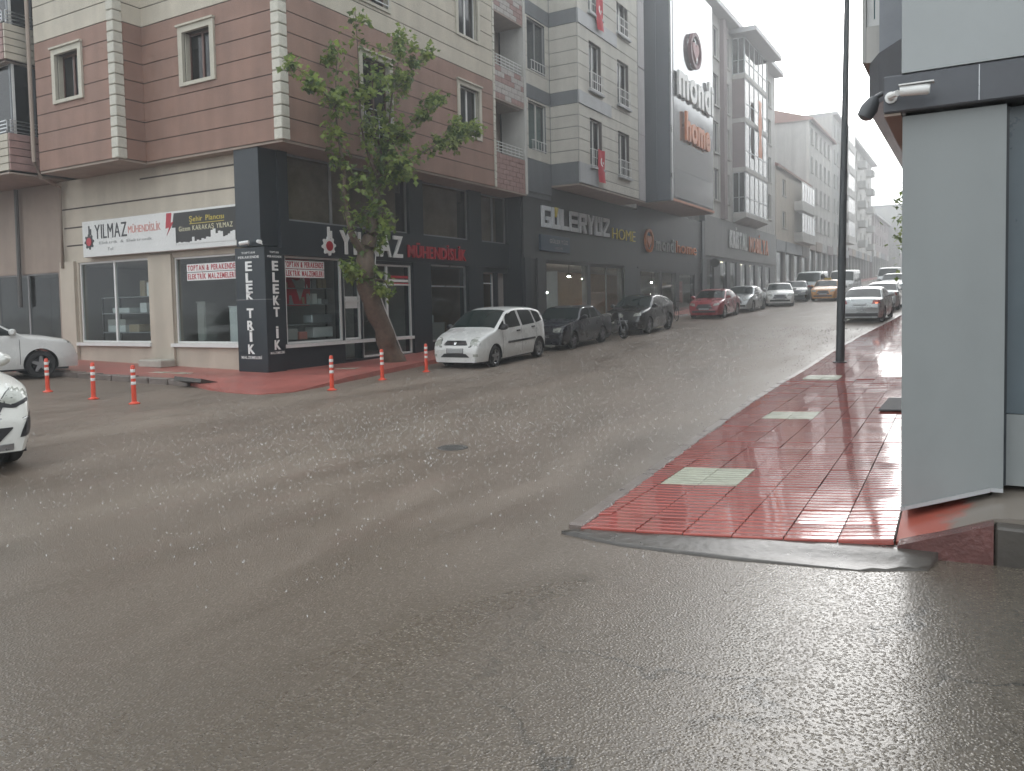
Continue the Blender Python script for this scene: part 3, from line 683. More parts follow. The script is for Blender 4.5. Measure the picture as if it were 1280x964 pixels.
fbox('panel', FM, 17.72, 18.25, 1.75, 2.1, -.085, -.05, M['winwhite'], dw)
door = window(b1, FM, 18.42, 20.85, .26, 3.1, M['winwhite'], depth=.1, mull=1, pane=M['shopglass'], name='shop_door', transom=.78)
m_ = MB(); m_.tube([pt(FM, 18.62, 1.35, -.02), pt(FM, 18.62, 1.40, .06), pt(FM, 18.62, 2.1, .06), pt(FM, 18.62, 2.15, -.02)], .018, 6); m_.build('handle', M['steel'], door)
for z, mm in ((2.72, M['redtxt']), (2.6, M['whitetxt']), (2.5, M['redtxt'])): fbox('door_notice', FM, 19.75, 20.75, z-.04, z+.04, -.055, -.05, mm, door)
window(b1, FM, 21.85, 24.1, .56, 3.18, M['steel'], depth=.1, mull=0, pane=M['shopglass'], name='shop_window', transom=.72)
window(b1, FM, 25.15, 26.2, .31, 3.0, M['winwhite'], depth=.25, mull=0, pane=M['shopglass'], name='entrance_door', transom=.85)
fbox('entrance_wall', FM, 26.3, 27.3, .3, 3.0, -.28, -.2, M['plaster'], b1)
# rooms behind the shop windows
rm = MB(); rm.box(-34, -16.9, 19.4, 19.5, 0, 3.3); rm.box(-34.1, -34, 15.1, 19.5, 0, 3.3); rm.box(-25.5, -25.4, 15.1, 19.4, 0, 3.3); rm.box(-21.0, -20.9, 19.5, 27.3, 0, 3.3); rm.box(-34, -16.4, 15.2, 27.3, 3.28, 3.38); rm.build('room_wall', M['plaster'], b1)
rm = MB(); rm.box(-34, -16.4, 15.2, 27.3, .15, .28); rm.build('room_floor', M['floor'], b1)
rm = MB(); rm.box(-18.3, -18.2, 15.3, 27.3, 3.4, SOF-.1); rm.build('room_wall', M['room'], b1); box('room_wall', (-21.1, -20.95, 15.2, 19.4, .2, 3.2), M['plaster'], b1); box('room_wall', (-21.0, -16.3, 21.3, 21.4, .2, 3.2), M['plaster'], b1)

# shop things
def rack(x0, x1, y0, y1, zs, label):
    t = thing('shelf_rack', label, 'shelf', ((x0+x1)/2, (y0+y1)/2, .28))
    for x in (x0, x1):
        for y in (y0, y1): box('post', (x-.02, x+.02, y-.02, y+.02, .28, zs[-1]), M['black'], t)
    for z in zs: box('shelf', (x0-.03, x1+.03, y0-.03, y1+.03, z-.03, z), M['greytxt'], t)
    return t
rack(-24.2, -21.2, 15.45, 16.05, [.5, 1.15, 1.75, 2.25], 'black steel shelf rack of boxes behind the window beside the white car')
BX = [(-23.1, 1.15, .9, .18, 'white'), (-23.1, 1.36, .9, .16, 'plaster'), (-22.0, 2.25, .25, .42, 'card'), (-21.75, 2.25, .22, .36, 'whitetxt'), (-21.3, 2.25, .5, .5, 'white'), (-22.9, 1.75, .85, .14, 'white'), (-22.0, 1.75, .32, .26, 'white'), (-21.3, 1.75, .28, .30, 'pinktxt'), (-22.9, .5, .7, .14, 'white'), (-21.9, .5, .7, .32, 'white'), (-21.25, .5, .34, .5, 'whitetxt'), (-22.4, 1.15, .5, .2, 'card'), (-21.5, 1.15, .45, .26, 'plaster')]
for i, (x, z, wd, h, mm) in enumerate(BX):
    x = -24.2+(x+23.6)*1.25; h *= 1.15
    lb = {'white': 'white carton', 'plaster': 'grey carton', 'card': 'brown cardboard carton', 'whitetxt': 'bright white carton', 'pinktxt': 'salmon pink carton'}[mm]
    sh = {.5: 'bottom', 1.15: 'second', 1.36: 'second', 1.75: 'third', 2.25: 'top'}[z]
    o = box('carton', (x-wd/2, x+wd/2, 15.48, 15.95, z+.003, z+h), M[mm], None, .01); tag(o, f'{lb} {int(h*100)} cm tall on the {sh} shelf of the black rack', 'box', 'cartons on the black rack')
def cabinet(x0, x1, y0, y1, z0, z1, mm, label, cat='cabinet'):
    t = thing('cabinet', label, cat, ((x0+x1)/2, (y0+y1)/2, z0)); box('body', (x0, x1, y0, y1, z0, z1), M[mm], t, .01)
    box('top', (x0-.02, x1+.02, y0-.02, y1+.02, z1+.001, z1+.03), M[mm], t); box('door', (x0+.03, x1-.03, y0-.02, y0-.001, z0+.06, z1-.05), M[mm], t); return t
cabinet(-18.35, -17.75, 15.5, 16.0, .28, 1.85, 'white', 'white cabinet behind the shop window next to the black pillar')
cabinet(-17.70, -17.3, 15.6, 16.1, .28, 1.75, 'plaster', 'grey cabinet beside the white cabinet in the corner shop')
cabinet(-19.6, -19.25, 15.4, 15.8, .28, 2.0, 'plaster', 'tall narrow pale stand at the wall pilaster inside the shop')
# office chair and desk silhouette
t = thing('office_chair', 'dark office chair inside the corner shop', 'chair', (-18.7, 16.6, .28))
box('seat', (-19.0, -18.45, 16.3, 16.85, .72, .80), M['black'], t, .02); box('backrest', (-19.0, -18.45, 16.82, 16.9, .85, 1.9), M['black'], t, .03)
m_ = MB(); m_.tube([(-18.72, 16.58, .35), (-18.72, 16.58, .72)], .03, 8); m_.tube([(-19.0, 16.58, .34), (-18.45, 16.58, .34)], .025, 6); m_.tube([(-18.72, 16.3, .34), (-18.72, 16.86, .34)], .025, 6); m_.build('leg', M['black'], t)
# flag hanging behind the display window, stand with goods
def flag(name, label, fr, u0, u1, z0, z1, n, wave=.03, par=None, lean=0.0, emblem=True):
    t = thing(name, label, 'flag', pt(fr, (u0+u1)/2, z0, n)); m = MB(); nu, nz = 8, 10
    W = lambda u, z: n+wave*math.sin(u*9+z*3)
    P_ = lambda i, j, dn=0: (lambda u, z: pt(fr, u+lean*(z1-z), z, W(u, z)+dn))(u0+(u1-u0)*i/nu, z0+(z1-z0)*j/nz)
    vs = [P_(i, j) for j in range(nz+1) for i in range(nu+1)]
    m.add(vs, [(j*(nu+1)+i, j*(nu+1)+i+1, (j+1)*(nu+1)+i+1, (j+1)*(nu+1)+i) for j in range(nz) for i in range(nu)])
    m.build('cloth', M['flagred'], t, True)
    if emblem:
        uc, zc = (u0+u1)/2, z0+(z1-z0)*.62; r = (u1-u0)*.26; cres = []
        for k in range(13): a = math.pi*.25+math.pi*1.5*k/12; cres.append((uc+r*math.cos(a), zc+r*math.sin(a)))
        for k in range(13): a = math.pi*1.75-math.pi*1.5*k/12; cres.append((uc+r*.28+r*.78*math.cos(a), zc+r*.78*math.sin(a)))
        mm = MB(); N_ = len(cres)
        mm.add([pt(fr, u+lean*(z1-z), z, W(u, z)+.012) for u, z in cres], [(k, k+1, N_-2-k, N_-1-k) for k in range(12)])
        mm.build('crescent', M['whitetxt'], t)
        st = [(uc+r*1.05+r*(.42 if k % 2 == 0 else .17)*math.cos(k*math.pi/5+math.pi), zc+r*(.42 if k % 2 == 0 else .17)*math.sin(k*math.pi/5)) for k in range(10)]
        mm = MB(); mm.add([pt(fr, u+lean*(z1-z), z, W(u, z)+.012) for u, z in st] + [pt(fr, uc+r*1.05+lean*(z1-zc), zc, W(uc, zc)+.012)], [(k, (k+1) % 10, 10) for k in range(10)]); mm.build('star', M['whitetxt'], t)
    return t
t = flag('banner', 'red cloth banner with a pale patch hanging inside the display window', FM, 15.75, 16.75, 1.85, 3.15, -.5, emblem=False)
poly2d(t, FM, [(16.0, 2.6), (16.18, 2.3), (16.3, 1.98), (16.42, 2.25), (16.52, 2.5), (16.4, 2.62), (16.2, 2.55)], -.44, -.435, M['plaster'], 'pale_patch')
for i, (u, z, wd, h, mm, lb) in enumerate([(16.7, 1.35, .85, .24, 'steel', 'blue and silver'), (16.75, .93, .8, .3, 'white', 'white and green'), (15.65, .9, .5, .32, 'plaster', 'pale grey'), (16.2, .9, .32, .22, 'pinktxt', 'red')]):
    o = fbox('goods_box', FM, u, u+wd, z, z+h, -.75, -.4, M[mm], None, .02); tag(o, f'{lb} goods box on display behind the red banner window', 'box', 'boxes in the display window')
t = thing('display_stand', 'glass shelf stand holding goods behind the display window', 'shelf', pt(FM, 16.5, .82, -.6))
for z in (.88, 1.33, 1.9, 2.35): fbox('shelf', FM, 15.5, 17.5, z-.025, z-.003, -.85, -.35, M['greytxt'], t)
for u in (15.5, 17.5): fbox('post', FM, u-.02, u+.02, .83, 2.5, -.62, -.58, M['black'], t)
for i in range(16):
    u = 15.75+(i % 8)*.22; z = 1.9 if i < 8 else 2.35
    pc = [('white', 'white'), ('plaster', 'beige'), ('card', 'brown'), ('greytxt', 'dark grey')][(i*7+i//3) % 4]; o = fbox('goods_pack', FM, u, u+random.uniform(.1, .18), z, z+random.uniform(.12, .3), -.7, -.5, M[pc[0]], None); tag(o, f'small {pc[1]} goods packet on the {"upper" if i >= 8 else "lower"} glass shelf behind the banner', 'packet', 'packets on the display shelves')
cabinet(-17.2, -16.6, 22.3, 23.6, .28, 1.15, 'plaster', 'grey reception counter behind the second shop window', 'counter')
o = box('paper_tray', (-17.05, -16.8, 22.9, 23.2, 1.19, 1.45), M['white'], None, .01); tag(o, 'white paper box standing on the reception counter', 'box')
o = box('wall_board', (-20.9, -20.86, 22.6, 25.3, .7, 2.4), M['wood'], None); tag(o, 'brown wooden board on the back wall of the second shop', 'board')

# ELEKTRIK pillar sign
ps = thing('pillar_sign', 'black corner pillar sign with vertical white letters on two faces', 'sign', (-16.3, 14.8, .1))
box('body', (-16.88, -15.78, 14.50, 15.14, .08, 3.38), M['dark'], ps, .01)
PB, PA = ('B', 14.50), ('A', -15.78)
box('joint', (-16.886, -15.774, 14.494, 15.0, 2.02, 2.035), M['greytxt'], ps)
letters(ps, PB, 'TOPTAN', -16.62, -16.12, 3.22, 3.27, .002, .006, M['whitetxt'], join=True); letters(ps, PB, 'PERAKENDE', -16.75, -15.98, 3.10, 3.16, .002, .006, M['whitetxt'], join=True)
letters(ps, PA, 'TOPTAN', 14.68, 14.98, 3.22, 3.27, .002, .006, M['whitetxt'], join=True); letters(ps, PA, 'PERAKENDE', 14.6, 15.08, 3.11, 3.16, .002, .006, M['whitetxt'], join=True)
for ch, z in zip('ELEKTRİK', (2.78, 2.48, 2.20, 1.98, 1.56, 1.24, .94, .62)):
    wd = .09 if ch == 'İ' else .24
    letters(ps, PB, ch, -16.36-wd/2, -16.36+wd/2, z+(.06 if z == 1.98 else 0), z+.23, .003, .02, M['whitetxt'], bold=.03)
letters(ps, PB, 'MALZEMELERİ', -16.75, -16.0, .48, .55, .002, .006, M['whitetxt'], join=True)
for ch, z in zip('ELEKTİK', (2.78, 2.48, 2.18, 1.88, 1.58, 1.02, .72)):
    wd = .07 if ch == 'İ' else .2
    letters(ps, PA, ch, 14.84-wd/2, 14.84+wd/2, z, z+.23, .003, .02, M['whitetxt'], bold=.03)
letters(ps, PA, 'MALZEMELERİ', 14.6, 15.08, .60, .66, .002, .006, M['whitetxt'], join=True)
for k, (x, a) in enumerate(((-16.35, 200), (-15.85, 330))):
    c = thing('security_camera', ['white bullet security camera over the pillar facing the side street', 'white bullet security camera over the pillar facing along the main street'][k], 'camera', (x, 14.40, 3.52), 'cameras above the black pillar')
    m_ = MB(); d = Vector((math.cos(R(a)), math.sin(R(a)), -.12)); p0 = Vector((x, 14.40, 3.50)); m_.tube([p0-d*.10, p0+d*.16], .05, 10); m_.build('housing', M['whitetxt'], c, True)
    m_ = MB(); m_.tube([p0-d*.06, (x-.05, 14.56, 3.44)], .018, 6); m_.build('bracket', M['whitetxt'], c)

# white sign board on the side street
FS = ('B', 14.80)
sg = thing('sign_board', 'long white shop sign with dark panel and skyline over the side windows', 'sign', (-20.2, 14.7, 3.5))
fbox('board', FS, -23.75, -16.72, 3.47, 4.56, .0, .20, M['white'], sg, .01)
FS2 = ('B', 14.60)
poly2d(sg, FS2, [(-19.35, 3.62), (-16.9, 3.62), (-16.9, 4.50), (-19.4, 4.50), (-19.5, 4.1), (-19.35, 4.1)], .002, .008, mat('sign_dark_panel', (.03, .029, .027), .5), 'dark_panel')
gear(sg, FS2, -23.4, 3.93, .24, .002, .012, M['black'], M['redtxt'])
letters(sg, FS2, 'YILMAZ', -23.1, -21.55, 4.0, 4.42, .002, .012, M['black'], bold=.0)
letters(sg, FS2, 'MÜHENDİSLİK', -21.48, -20.0, 4.08, 4.28, .002, .008, M['pinktxt'], bold=.0, join=True)
letters(sg, FS2, 'Elektrik & Elektronik', -22.9, -20.4, 3.83, 3.91, .002, .006, M['greytxt'], bold=.0, join=True)
letters(sg, FS2, 'Tel:', -22.5, -22.2, 3.63, 3.72, .002, .006, M['greytxt'], bold=0, join=True)
poly2d(sg, FS2, [(-19.72, 4.52), (-19.5, 4.52), (-19.55, 4.25), (-19.42, 4.27), (-19.74, 3.9), (-19.62, 4.12), (-19.78, 4.1)], .003, .009, M['redtxt'], 'lightning_mark')
letters(sg, FS2, 'Şehir Plancısı', -18.75, -17.35, 4.22, 4.36, .009, .014, M['yellowtxt'], bold=.0, join=True); fbox('underline', FS2, -18.75, -17.35, 4.155, 4.17, .009, .013, M['yellowtxt'], sg)
letters(sg, FS2, 'Gizem KARAKAŞ YILMAZ', -19.2, -17.02, 3.98, 4.11, .009, .014, mat('pale_yellow_lettering', (.65, .62, .42), .4), bold=.0, join=True)
sk = [(-19.33, 3.625)]; u = -19.33; hts = [.03, .05, .03, .04, .03, .02, .04, .16, .04, .07, .05, .10, .08, .13, .12, .30, .33, .20, .26, .24, .10, .12, .16, .22, .24]
du = (2.40)/len(hts)
for h in hts: sk += [(u, 3.64+h), (u+du, 3.64+h)]; u += du
m_ = MB()
for i, h in enumerate(hts): madd(m_, FS2, -19.33+i*du, -19.33+(i+1)*du, 3.62, 3.64+h, .008, .013)
m_.build('skyline_silhouette', M['white'], sg)
fbox('sign_end', FS, -16.84, -16.73, 3.50, 4.54, .2, .21, M['taupe'], sg)
# vinyl lettering on shop windows
for fr, u0, u1, zt in ((('B', 14.85), -19.3, -17.35, 3.02), (('A', -15.95), 15.38, 16.85, 3.02)):
    side = 'side street' if fr[0] == 'B' else 'main street'
    t = thing('window_lettering', f'red and white lettering on the corner shop glass facing the {side}', 'lettering', pt(fr, (u0+u1)/2, zt-.3, -.05))
    for tx, z in (('TOPTAN & PERAKENDE', zt-.12), ('ELEKTRİK MALZEMELERİ', zt-.36)):
        fbox('backing', fr, u0-.04, u1+.04, z-.04, z+.18, -.058, -.055, M['whitetxt'], t)
        letters(t, fr, tx, u0, u1, z, z+.14, -.053, -.050, M['redtxt'], bold=.03, join=True)
# channel letters on the street front
ys = thing('channel_sign', 'white and red raised letters on the dark fascia behind the tree', 'sign', pt(FM, 20, 3.5, .1))
gear(ys, FM, 16.92, 3.52, .27, .102, .15, M['whitetxt'], M['redtxt'])
letters(ys, FM, 'YILMAZ', 17.36, 20.22, 3.33, 3.98, .13, .19, M['whitetxt'], bold=.015)
letters(ys, FM, 'MÜHENDİSLİK', 20.5, 23.85, 3.36, 3.74, .13, .19, M['redtxt'], bold=.015)

# ------------------------------------------------------------------ left neighbour (balcony block)
b0 = root('balcony_building', 'neighbouring block with glazed balcony and beige parapet at the side street', (-30, 16, 0))
F0 = ('B', 13.1); F0s = ('A', -24.75)
box('core_wall', (-40, -25.6, 14.9, 22, SOF, 17), M['room'], b0)
for (za, zb, mm) in ((6.05, 7.15, 'beige'), (9.3, 10.35, 'tilered'), (12.4, 13.6, 'beige')):
    wl = box('parapet', (-36, -24.85, 13.2, 13.45, za, zb), M['groove'], b0); box('parapet', (-25.1, -24.80, 13.45, 14.8, za, zb), M['groove'], b0)
    n_ = 5
    for k in range(n_):
        z0_ = za+(zb-za)*k/n_; fbox('panel', F0, -36, -24.83, z0_+.012, z0_+(zb-za)/n_-.012, -.1, .0, M[mm], wl)
        fbox('panel', F0s, 13.11, 14.8, z0_+.012, z0_+(zb-za)/n_-.012, -.05, .02, M['beige' if za > 9 else 'tilered'], wl)
    railing(b0, F0, -36, -24.9, zb+.06, zb+.38, -.05, M['steel'], bars=9, rails=3)
    railing(b0, F0s, 13.2, 14.7, zb+.06, zb+.38, -.05, M['steel'], bars=2, rails=3)
for (za, zb) in ((7.15, 9.3), (10.35, 12.4)):
    F3 = ('B', 13.35)
    window(b0, F3, -36, -24.95, za, zb, M['winwhite'], depth=.1, mull=9, name='glazing', pane=glass('balcony_glass', (.85, .9, .92), .35, .04))
    F4 = ('A', -24.95); window(b0, F4, 13.35, 14.7, za, zb, mat('grey_alu', (.16, .17, .18), .4), depth=.1, mull=1, name='glazing', pane=MATS['balcony_glass'])
    box('balcony_ceiling', (-36, -24.9, 13.2, 15, zb-.05, zb-.003), M['taupe'], b0)
box('soffit', (-36, -24.8, 13.1, 15, SOF-.05, SOF), M['taupe'], b0)
box('roof', (-40, -24.7, 13, 22, 17, 17.3), M['roof'], b0); box('wall', (-36, -24.85, 13.2, 13.45, 13.6, 17), M['beige'], b0)

# ------------------------------------------------------------------ furniture-shop block with cream bay
b2 = root('cream_building', 'cream grooved apartment block with slate bands above the charcoal furniture shop', (-16, 33, .4))
XB = -13.92; G0, G1 = 27.1, 39.2; TOP2 = 19.5
FR, FBY, FBS = ('A', -15.2), ('A', XB), ('B', 29.42)
zl2 = [7.48, 7.96, 8.43, 8.90, 9.37, 9.83, 10.35, 10.88, 11.42, 11.95, 12.48, 13.02, 13.58, 14.1, 14.6, 15.1]
recess_w = [(27.55, 29.05, 7.85, 9.75), (27.55, 29.05, 10.95, 12.95), (27.55, 29.05, 14.1, 16)]
bay_w = [(u0, u1, z0, z0+2.0) for z0 in (7.45, 10.60, 13.75) for (u0, u1) in ((30.5, 31.75), (33.5, 34.85))]
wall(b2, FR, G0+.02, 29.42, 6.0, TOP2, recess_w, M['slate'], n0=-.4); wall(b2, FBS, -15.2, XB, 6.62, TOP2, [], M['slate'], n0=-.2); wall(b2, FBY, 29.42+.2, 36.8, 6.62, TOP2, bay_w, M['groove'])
def isband(z): return abs(z-9.83) < .01 or abs(z-13.02) < .01
for i in range(len(zl2)-1):
    seg = zl2[i:i+2]
    if isband(seg[0]):
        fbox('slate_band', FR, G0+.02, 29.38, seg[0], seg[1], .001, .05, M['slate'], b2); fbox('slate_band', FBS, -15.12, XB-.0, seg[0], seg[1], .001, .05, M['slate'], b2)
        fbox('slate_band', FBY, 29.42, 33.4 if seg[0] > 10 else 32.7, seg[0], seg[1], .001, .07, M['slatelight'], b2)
        strips(b2, FBY, (33.4 if seg[0] > 10 else 32.7)+.03, 35.95, seg, bay_w, M['cream']); continue
    strips(b2, FR, G0+.02, 29.38, seg, recess_w, M['cream']); strips(b2, FBS, -15.15, XB, seg, [], M['cream']); strips(b2, FBY, 29.44, 35.95, seg, bay_w, M['cream'])
fbox('slate_band', FR, G0+.02, 29.38, 6.2, 7.47, .001, .05, M['slate'], b2); fbox('slate_band', FBS, -15.12, XB, 6.66, 7.47, .001, .05, M['slate'], b2)
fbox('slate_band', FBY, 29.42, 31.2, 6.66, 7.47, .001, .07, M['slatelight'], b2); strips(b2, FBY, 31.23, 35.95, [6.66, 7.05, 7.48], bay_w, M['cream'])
for z in (6.64, 9.75, 12.9, 16.0): fbox('pilaster', FBY, 35.98, 36.8, z, z+3.08, .001, .05, mat('pilaster_grey', (.40, .385, .39), .6, .08, 2, streak=.1), b2)
fbox('wall', FBY, 29.42, 35.98, 15.12, TOP2, .001, .03, M['cream'], b2); fbox('wall', FBS, -15.15, XB, 15.12, TOP2, .001, .03, M['cream'], b2)
for (a, b, c, d) in bay_w:
    wn = window(b2, FBY, a, b, c, d, M['winwhite'], depth=.2, mull=1, curtain=(0, 14)); railing(wn, FBY, a+.02, b+.02, c+.05, c+.72, .10, M['rail'], bars=6, rails=2)
    fbox('sill', FBY, a-.1, b+.1, c-.09, c-.01, .0, .16, M['slatelight'], wn)
for k, (a, b, c, d) in enumerate(recess_w):
    wn = window(b2, FR, a, b, c, d, M['greytxt'] if k else M['pale'], depth=.12, mull=1, pane=glass('clear_glass', trans=.9))
    mc = MB()
    for i in range(20):
        ua, ub = a+(b-a)*i/20, a+(b-a)*(i+1)/20; na, nb = -.26+.03*math.sin(i*2.3), -.26+.03*math.sin((i+1)*2.3)
        mc.add([pt(FR, ua, c, na), pt(FR, ub, c, nb), pt(FR, ub, d, nb), pt(FR, ua, d, na)], [(0, 1, 2, 3)])
    mc.build('curtain', M['curtain_green'] if k == 0 else mat('curtain_grey', (.16, .17, .17), .9), wn); railing(wn, FR, a+.3, b, c+.05, c+.4, .05, M['rail'], bars=5, rails=1)
box('core_wall', (-30, -16.2, 27.2, 39, 6, TOP2), M['room'], b2); box('soffit', (-15.2, XB+.03, 29.42, 36.8, 6.55, 6.618), M['taupe'], b2)
fbox('wall', FBS, -30, -15.6, SOF, TOP2, -2.4, -2.2, M['pale2'], b2); box('wall', (-16.2, XB-.02, 36.62, 36.8, 6.62, TOP2), M['pale'], b2); box('wall', (-16.2, -15.2, 36.8, 39.0, 6.6, TOP2), M['pale2'], b2); box('roof', (-30, -13.5, 27.1, 39.1, TOP2, TOP2+.3), M['roof'], b2)
box('side_wall', (-16.5, -15.31, 27.02, 27.095, .1, 6.5), M['dark'], b2)
FG2 = ('A', -15.3); gz = lambda y: zr(-15, y)+.12
wall(b2, FG2, G0, G1, .1, 3.6, [(29.0, 33.1, .75, 3.5), (33.4, 37.2, .75, 3.5)], M['dark2'], n0=-.3); fbox('fascia', FG2, G0, G1, 3.6, 6.55, -.35, .06, M['dark2'], b2)
fbox('column', FG2, G0+.03, 27.6, .1, 3.6, .002, .10, M['dark'], b2); fbox('column', FG2, 28.2, 28.9, .1, 3.6, .002, .08, M['dark2'], b2); fbox('column', FG2, 37.3, 39.0, .1, 3.6, .002, .09, M['dark'], b2)
window(b2, FG2, 29.0, 33.1, .75, 3.5, M['dark2'], depth=.1, mull=0, pane=M['shopglass'], name='shop_window'); window(b2, FG2, 33.4, 37.2, .75, 3.5, M['dark2'], depth=.1, mull=1, pane=M['shopglass'], name='shop_window')
rm = MB(); rm.box(-21, -20.9, 27.3, 39, .3, 3.7); rm.box(-21, -15.6, 27.2, 27.3, .3, 3.7); rm.build('room_wall', mat('showroom_wall', (.38, .25, .15), .8), b2); box('room_floor', (-21, -15.6, 27.3, 50.5, .35, .5), M['floor'], b2); box('room_ceiling', (-21, -15.6, 27.3, 39, 3.55, 3.6), M['plaster'], b2)
def bulb(u, z, n, label, fr=FG2):
    t = thing('spot_lamp', label, 'lamp', pt(fr, u, z, n), 'lit spots in the furniture showrooms'); m_ = MB(); c = pt(fr, u, z, n); m_.lathe([(0, -.06), (.055, -.03), (.06, .0), (.04, .04), (0, .05)], c, sides=10); m_.build('bulb', M['lampon'], t, True)
    m_ = MB(); m_.tube([(c[0], c[1], c[2]+.05), (c[0], c[1], 3.55)], .012, 5); m_.build('cord', M['black'], t); m_ = MB(); m_.lathe([(.065, .0), (.075, .08), (.03, .12)], c, sides=10); m_.build('shade', M['black'], t)
for u, z, n in ((29.9, 3.1, -1.0), (30.9, 2.95, -1.6), (30.6, 2.6, -1.2), (31.3, 2.35, -2.2), (33.6, 3.05, -1.2), (34.7, 2.95, -1.0), (31.9, 2.3, -1.5)):
    bulb(u, z, n, 'small lit spot lamp hanging inside the grey furniture showroom')
def sofa(u0, u1, n, z, mm, label, fr=FG2, h=.95):
    t = thing('armchair', label, 'armchair', pt(fr, (u0+u1)/2, z, n)); d = .8
    fbox('seat', fr, u0+.1, u1-.1, z+.12, z+.45, n-.4, n+.4, M[mm], t, .05); fbox('backrest', fr, u0+.05, u1-.05, z+.3, z+h, n-.55, n-.38, M[mm], t, .06)
    for a, b in ((u0-.02, u0+.12), (u1-.12, u1+.02)): fbox('armrest', fr, a, b, z+.1, z+.62, n-.42, n+.4, M[mm], t, .05)
    for a in (u0+.1, u1-.1):
        for c in (n-.35, n+.35): fbox('leg', fr, a-.03, a+.03, z, z+.12, c-.03, c+.03, M['black'], t)
sofa(29.9, 31.3, -.9, .85, 'orange', 'orange high-backed armchair in the window under the silver letters', h=1.25)
sofa(34.0, 35.0, -1.2, .7, 'fabric', 'beige armchair in the showroom window under the yellow word')
o = fbox('picture_panel', FG2, 31.9, 32.9, 1.4, 2.6, -2.5, -2.46, mat('maroon_panel', (.16, .05, .04), .7), None); tag(o, 'maroon wall panel inside the grey furniture showroom', 'panel')
gs = thing('furniture_sign', 'large silver block letters with thin yellow word on charcoal fascia', 'sign', pt(FG2, 33, 4.9, .06))
BLK = {'G': [(0, .25, 0, 1), (.25, 1, .8, 1), (.25, 1, 0, .2), (.74, 1, .2, .52), (.52, .74, .36, .52)], 'U': [(0, .26, 0, 1), (.74, 1, 0, 1), (.26, .74, 0, .2)], 'L': [(0, .26, 0, 1), (.26, .95, 0, .2)],
       'E': [(0, .24, .0, .2), (0, .24, .40, .6), (0, .24, .8, 1), (.24, 1, .8, 1), (.24, .92, .4, .6), (.24, 1, 0, .2), (.0, .1, .2, .4), (.0, .1, .6, .8)], 'R': [(0, .26, 0, 1), (.26, 1, .8, 1), (.74, 1, .45, .8), (.26, .74, .38, .56), ((.5, .38), (.76, .45), (1.04, 0), (.74, 0))],
       'Y': [(.37, .63, 0, .42), ((0, 1), (.28, 1), (.63, .42), (.37, .42)), ((.72, 1), (1, 1), (.63, .42), (.45, .47))], 'Z': [(0, 1, .8, 1), (0, 1, 0, .2), ((.0, .2), (.3, .2), (1, .8), (.7, .8))]}
slv = mat('silver_letter', (.60, .62, .64), .35, .05); cw = (35.4-28.5)/8
for i, ch in enumerate('GULERYUZ'):
    m_ = MB(); a = 28.5+i*cw
    for q in BLK[ch] + ([(.40, .60, .70, 1.0)] if i == 6 else []):
        P_ = [(q[0], q[2]), (q[1], q[2]), (q[1], q[3]), (q[0], q[3])] if isinstance(q[0], (int, float)) else list(q)
        extrude2d(m_, FG2, [(a+u*cw*.88, 4.88+z*.86) for u, z in P_], [(0, 1, 2, 3)], .09, .18)
    m_.build('letter', slv, gs, fixn=True)
letters(gs, FG2, 'HOME', 35.75, 38.7, 4.85, 5.38, .09, .14, M['yellowtxt'], bold=-.012, gap=.16)
poly2d(gs, FG2, [(29.60, 5.76), (29.92, 5.76), (29.74, 5.36)], .09, .185, M['yellowtxt'], 'accent_triangle')
t = thing('hanging_sign', 'small dark blue sign panel below the large silver letters', 'sign', pt(FG2, 29.6, 4.0, .1)); fbox('board', FG2, 28.35, 31.0, 3.92, 4.58, .062, .16, mat('navy_board', (.035, .055, .085), .4), t, .01)
letters(t, FG2, 'GÜLERYÜZ', 29.1, 30.8, 4.27, 4.42, .162, .17, M['greytxt'], bold=.03, join=True); letters(t, FG2, 'HOME', 29.6, 30.3, 4.03, 4.13, .162, .17, M['greytxt'], bold=0, join=True)
flag('flag', 'red flag with white crescent draped on the lower window railing', FBY, 30.9, 31.6, 6.85, 8.2, .18, lean=.1); flag('flag', 'red flag with white crescent draped on the topmost window railing', FBY, 30.9, 31.6, 13.2, 14.5, .18, lean=.15)

# ------------------------------------------------------------------ billboard building
b3 = root('billboard_building', 'dark furniture store under a tall glossy billboard box with white letters', (-16, 45, .9))
H0, H1, XM = 39.25, 50.8, -13.3; TOP3 = 18.6
FM3 = ('A', XM); FS3 = ('B', 38.95)
box('box_core', (-16.2, XM-.05, 39.0, 46.3, 6.9, TOP3), M['mondiside'], b3)
for k in range(4): fbox('side_panel', FS3, -16.2+k*.72, -16.2+k*.72+.71, 6.88, TOP3, .0, .05, M['mondiside'], b3)
fbox('edge_trim', FM3, 38.90, 39.06, 6.86, TOP3, -.04, .05, M['steel'], b3); fbox('edge_trim', FM3, 39.1, 39.35, 6.86, TOP3, -.04, .02, M['dark'], b3)
for k in range(8): fbox('front_panel', FM3, 39.38, 46.3, 7.1+k*1.44, 7.1+k*1.44+1.425, -.04, .0, M['mondipanel'], b3)
fbox('led_strip', FM3, 39.1, 46.3, 6.86, 6.98, -.04, .06, mat('orange_strip', (.55, .24, .14), .5), b3); box('soffit', (-15.3, XM, 39.0, 46.3, 6.80, 6.855), M['taupe'], b3)
wall(b3, FG2, H0, H1, .5, 3.55, [(39.7, 42.6, 1.2, 3.45), (43.0, 45.4, 1.2, 3.45), (46.0, 49.0, 1.2, 3.45)], M['dark2'], n0=-.3); fbox('fascia', FG2, H0, H1-.5, 3.55, 6.8, -.35, .04, M['dark2'], b3); fbox('column', FG2, H1-.5, H1, .5, 6.9, -.35, .12, M['dark'], b3)
for a, b in ((39.7, 42.6), (43.0, 45.4), (46.0, 49.0)): window(b3, FG2, a, b, 1.2, 3.45, M['dark'], depth=.1, mull=0, pane=M['shopglass'], name='shop_window')
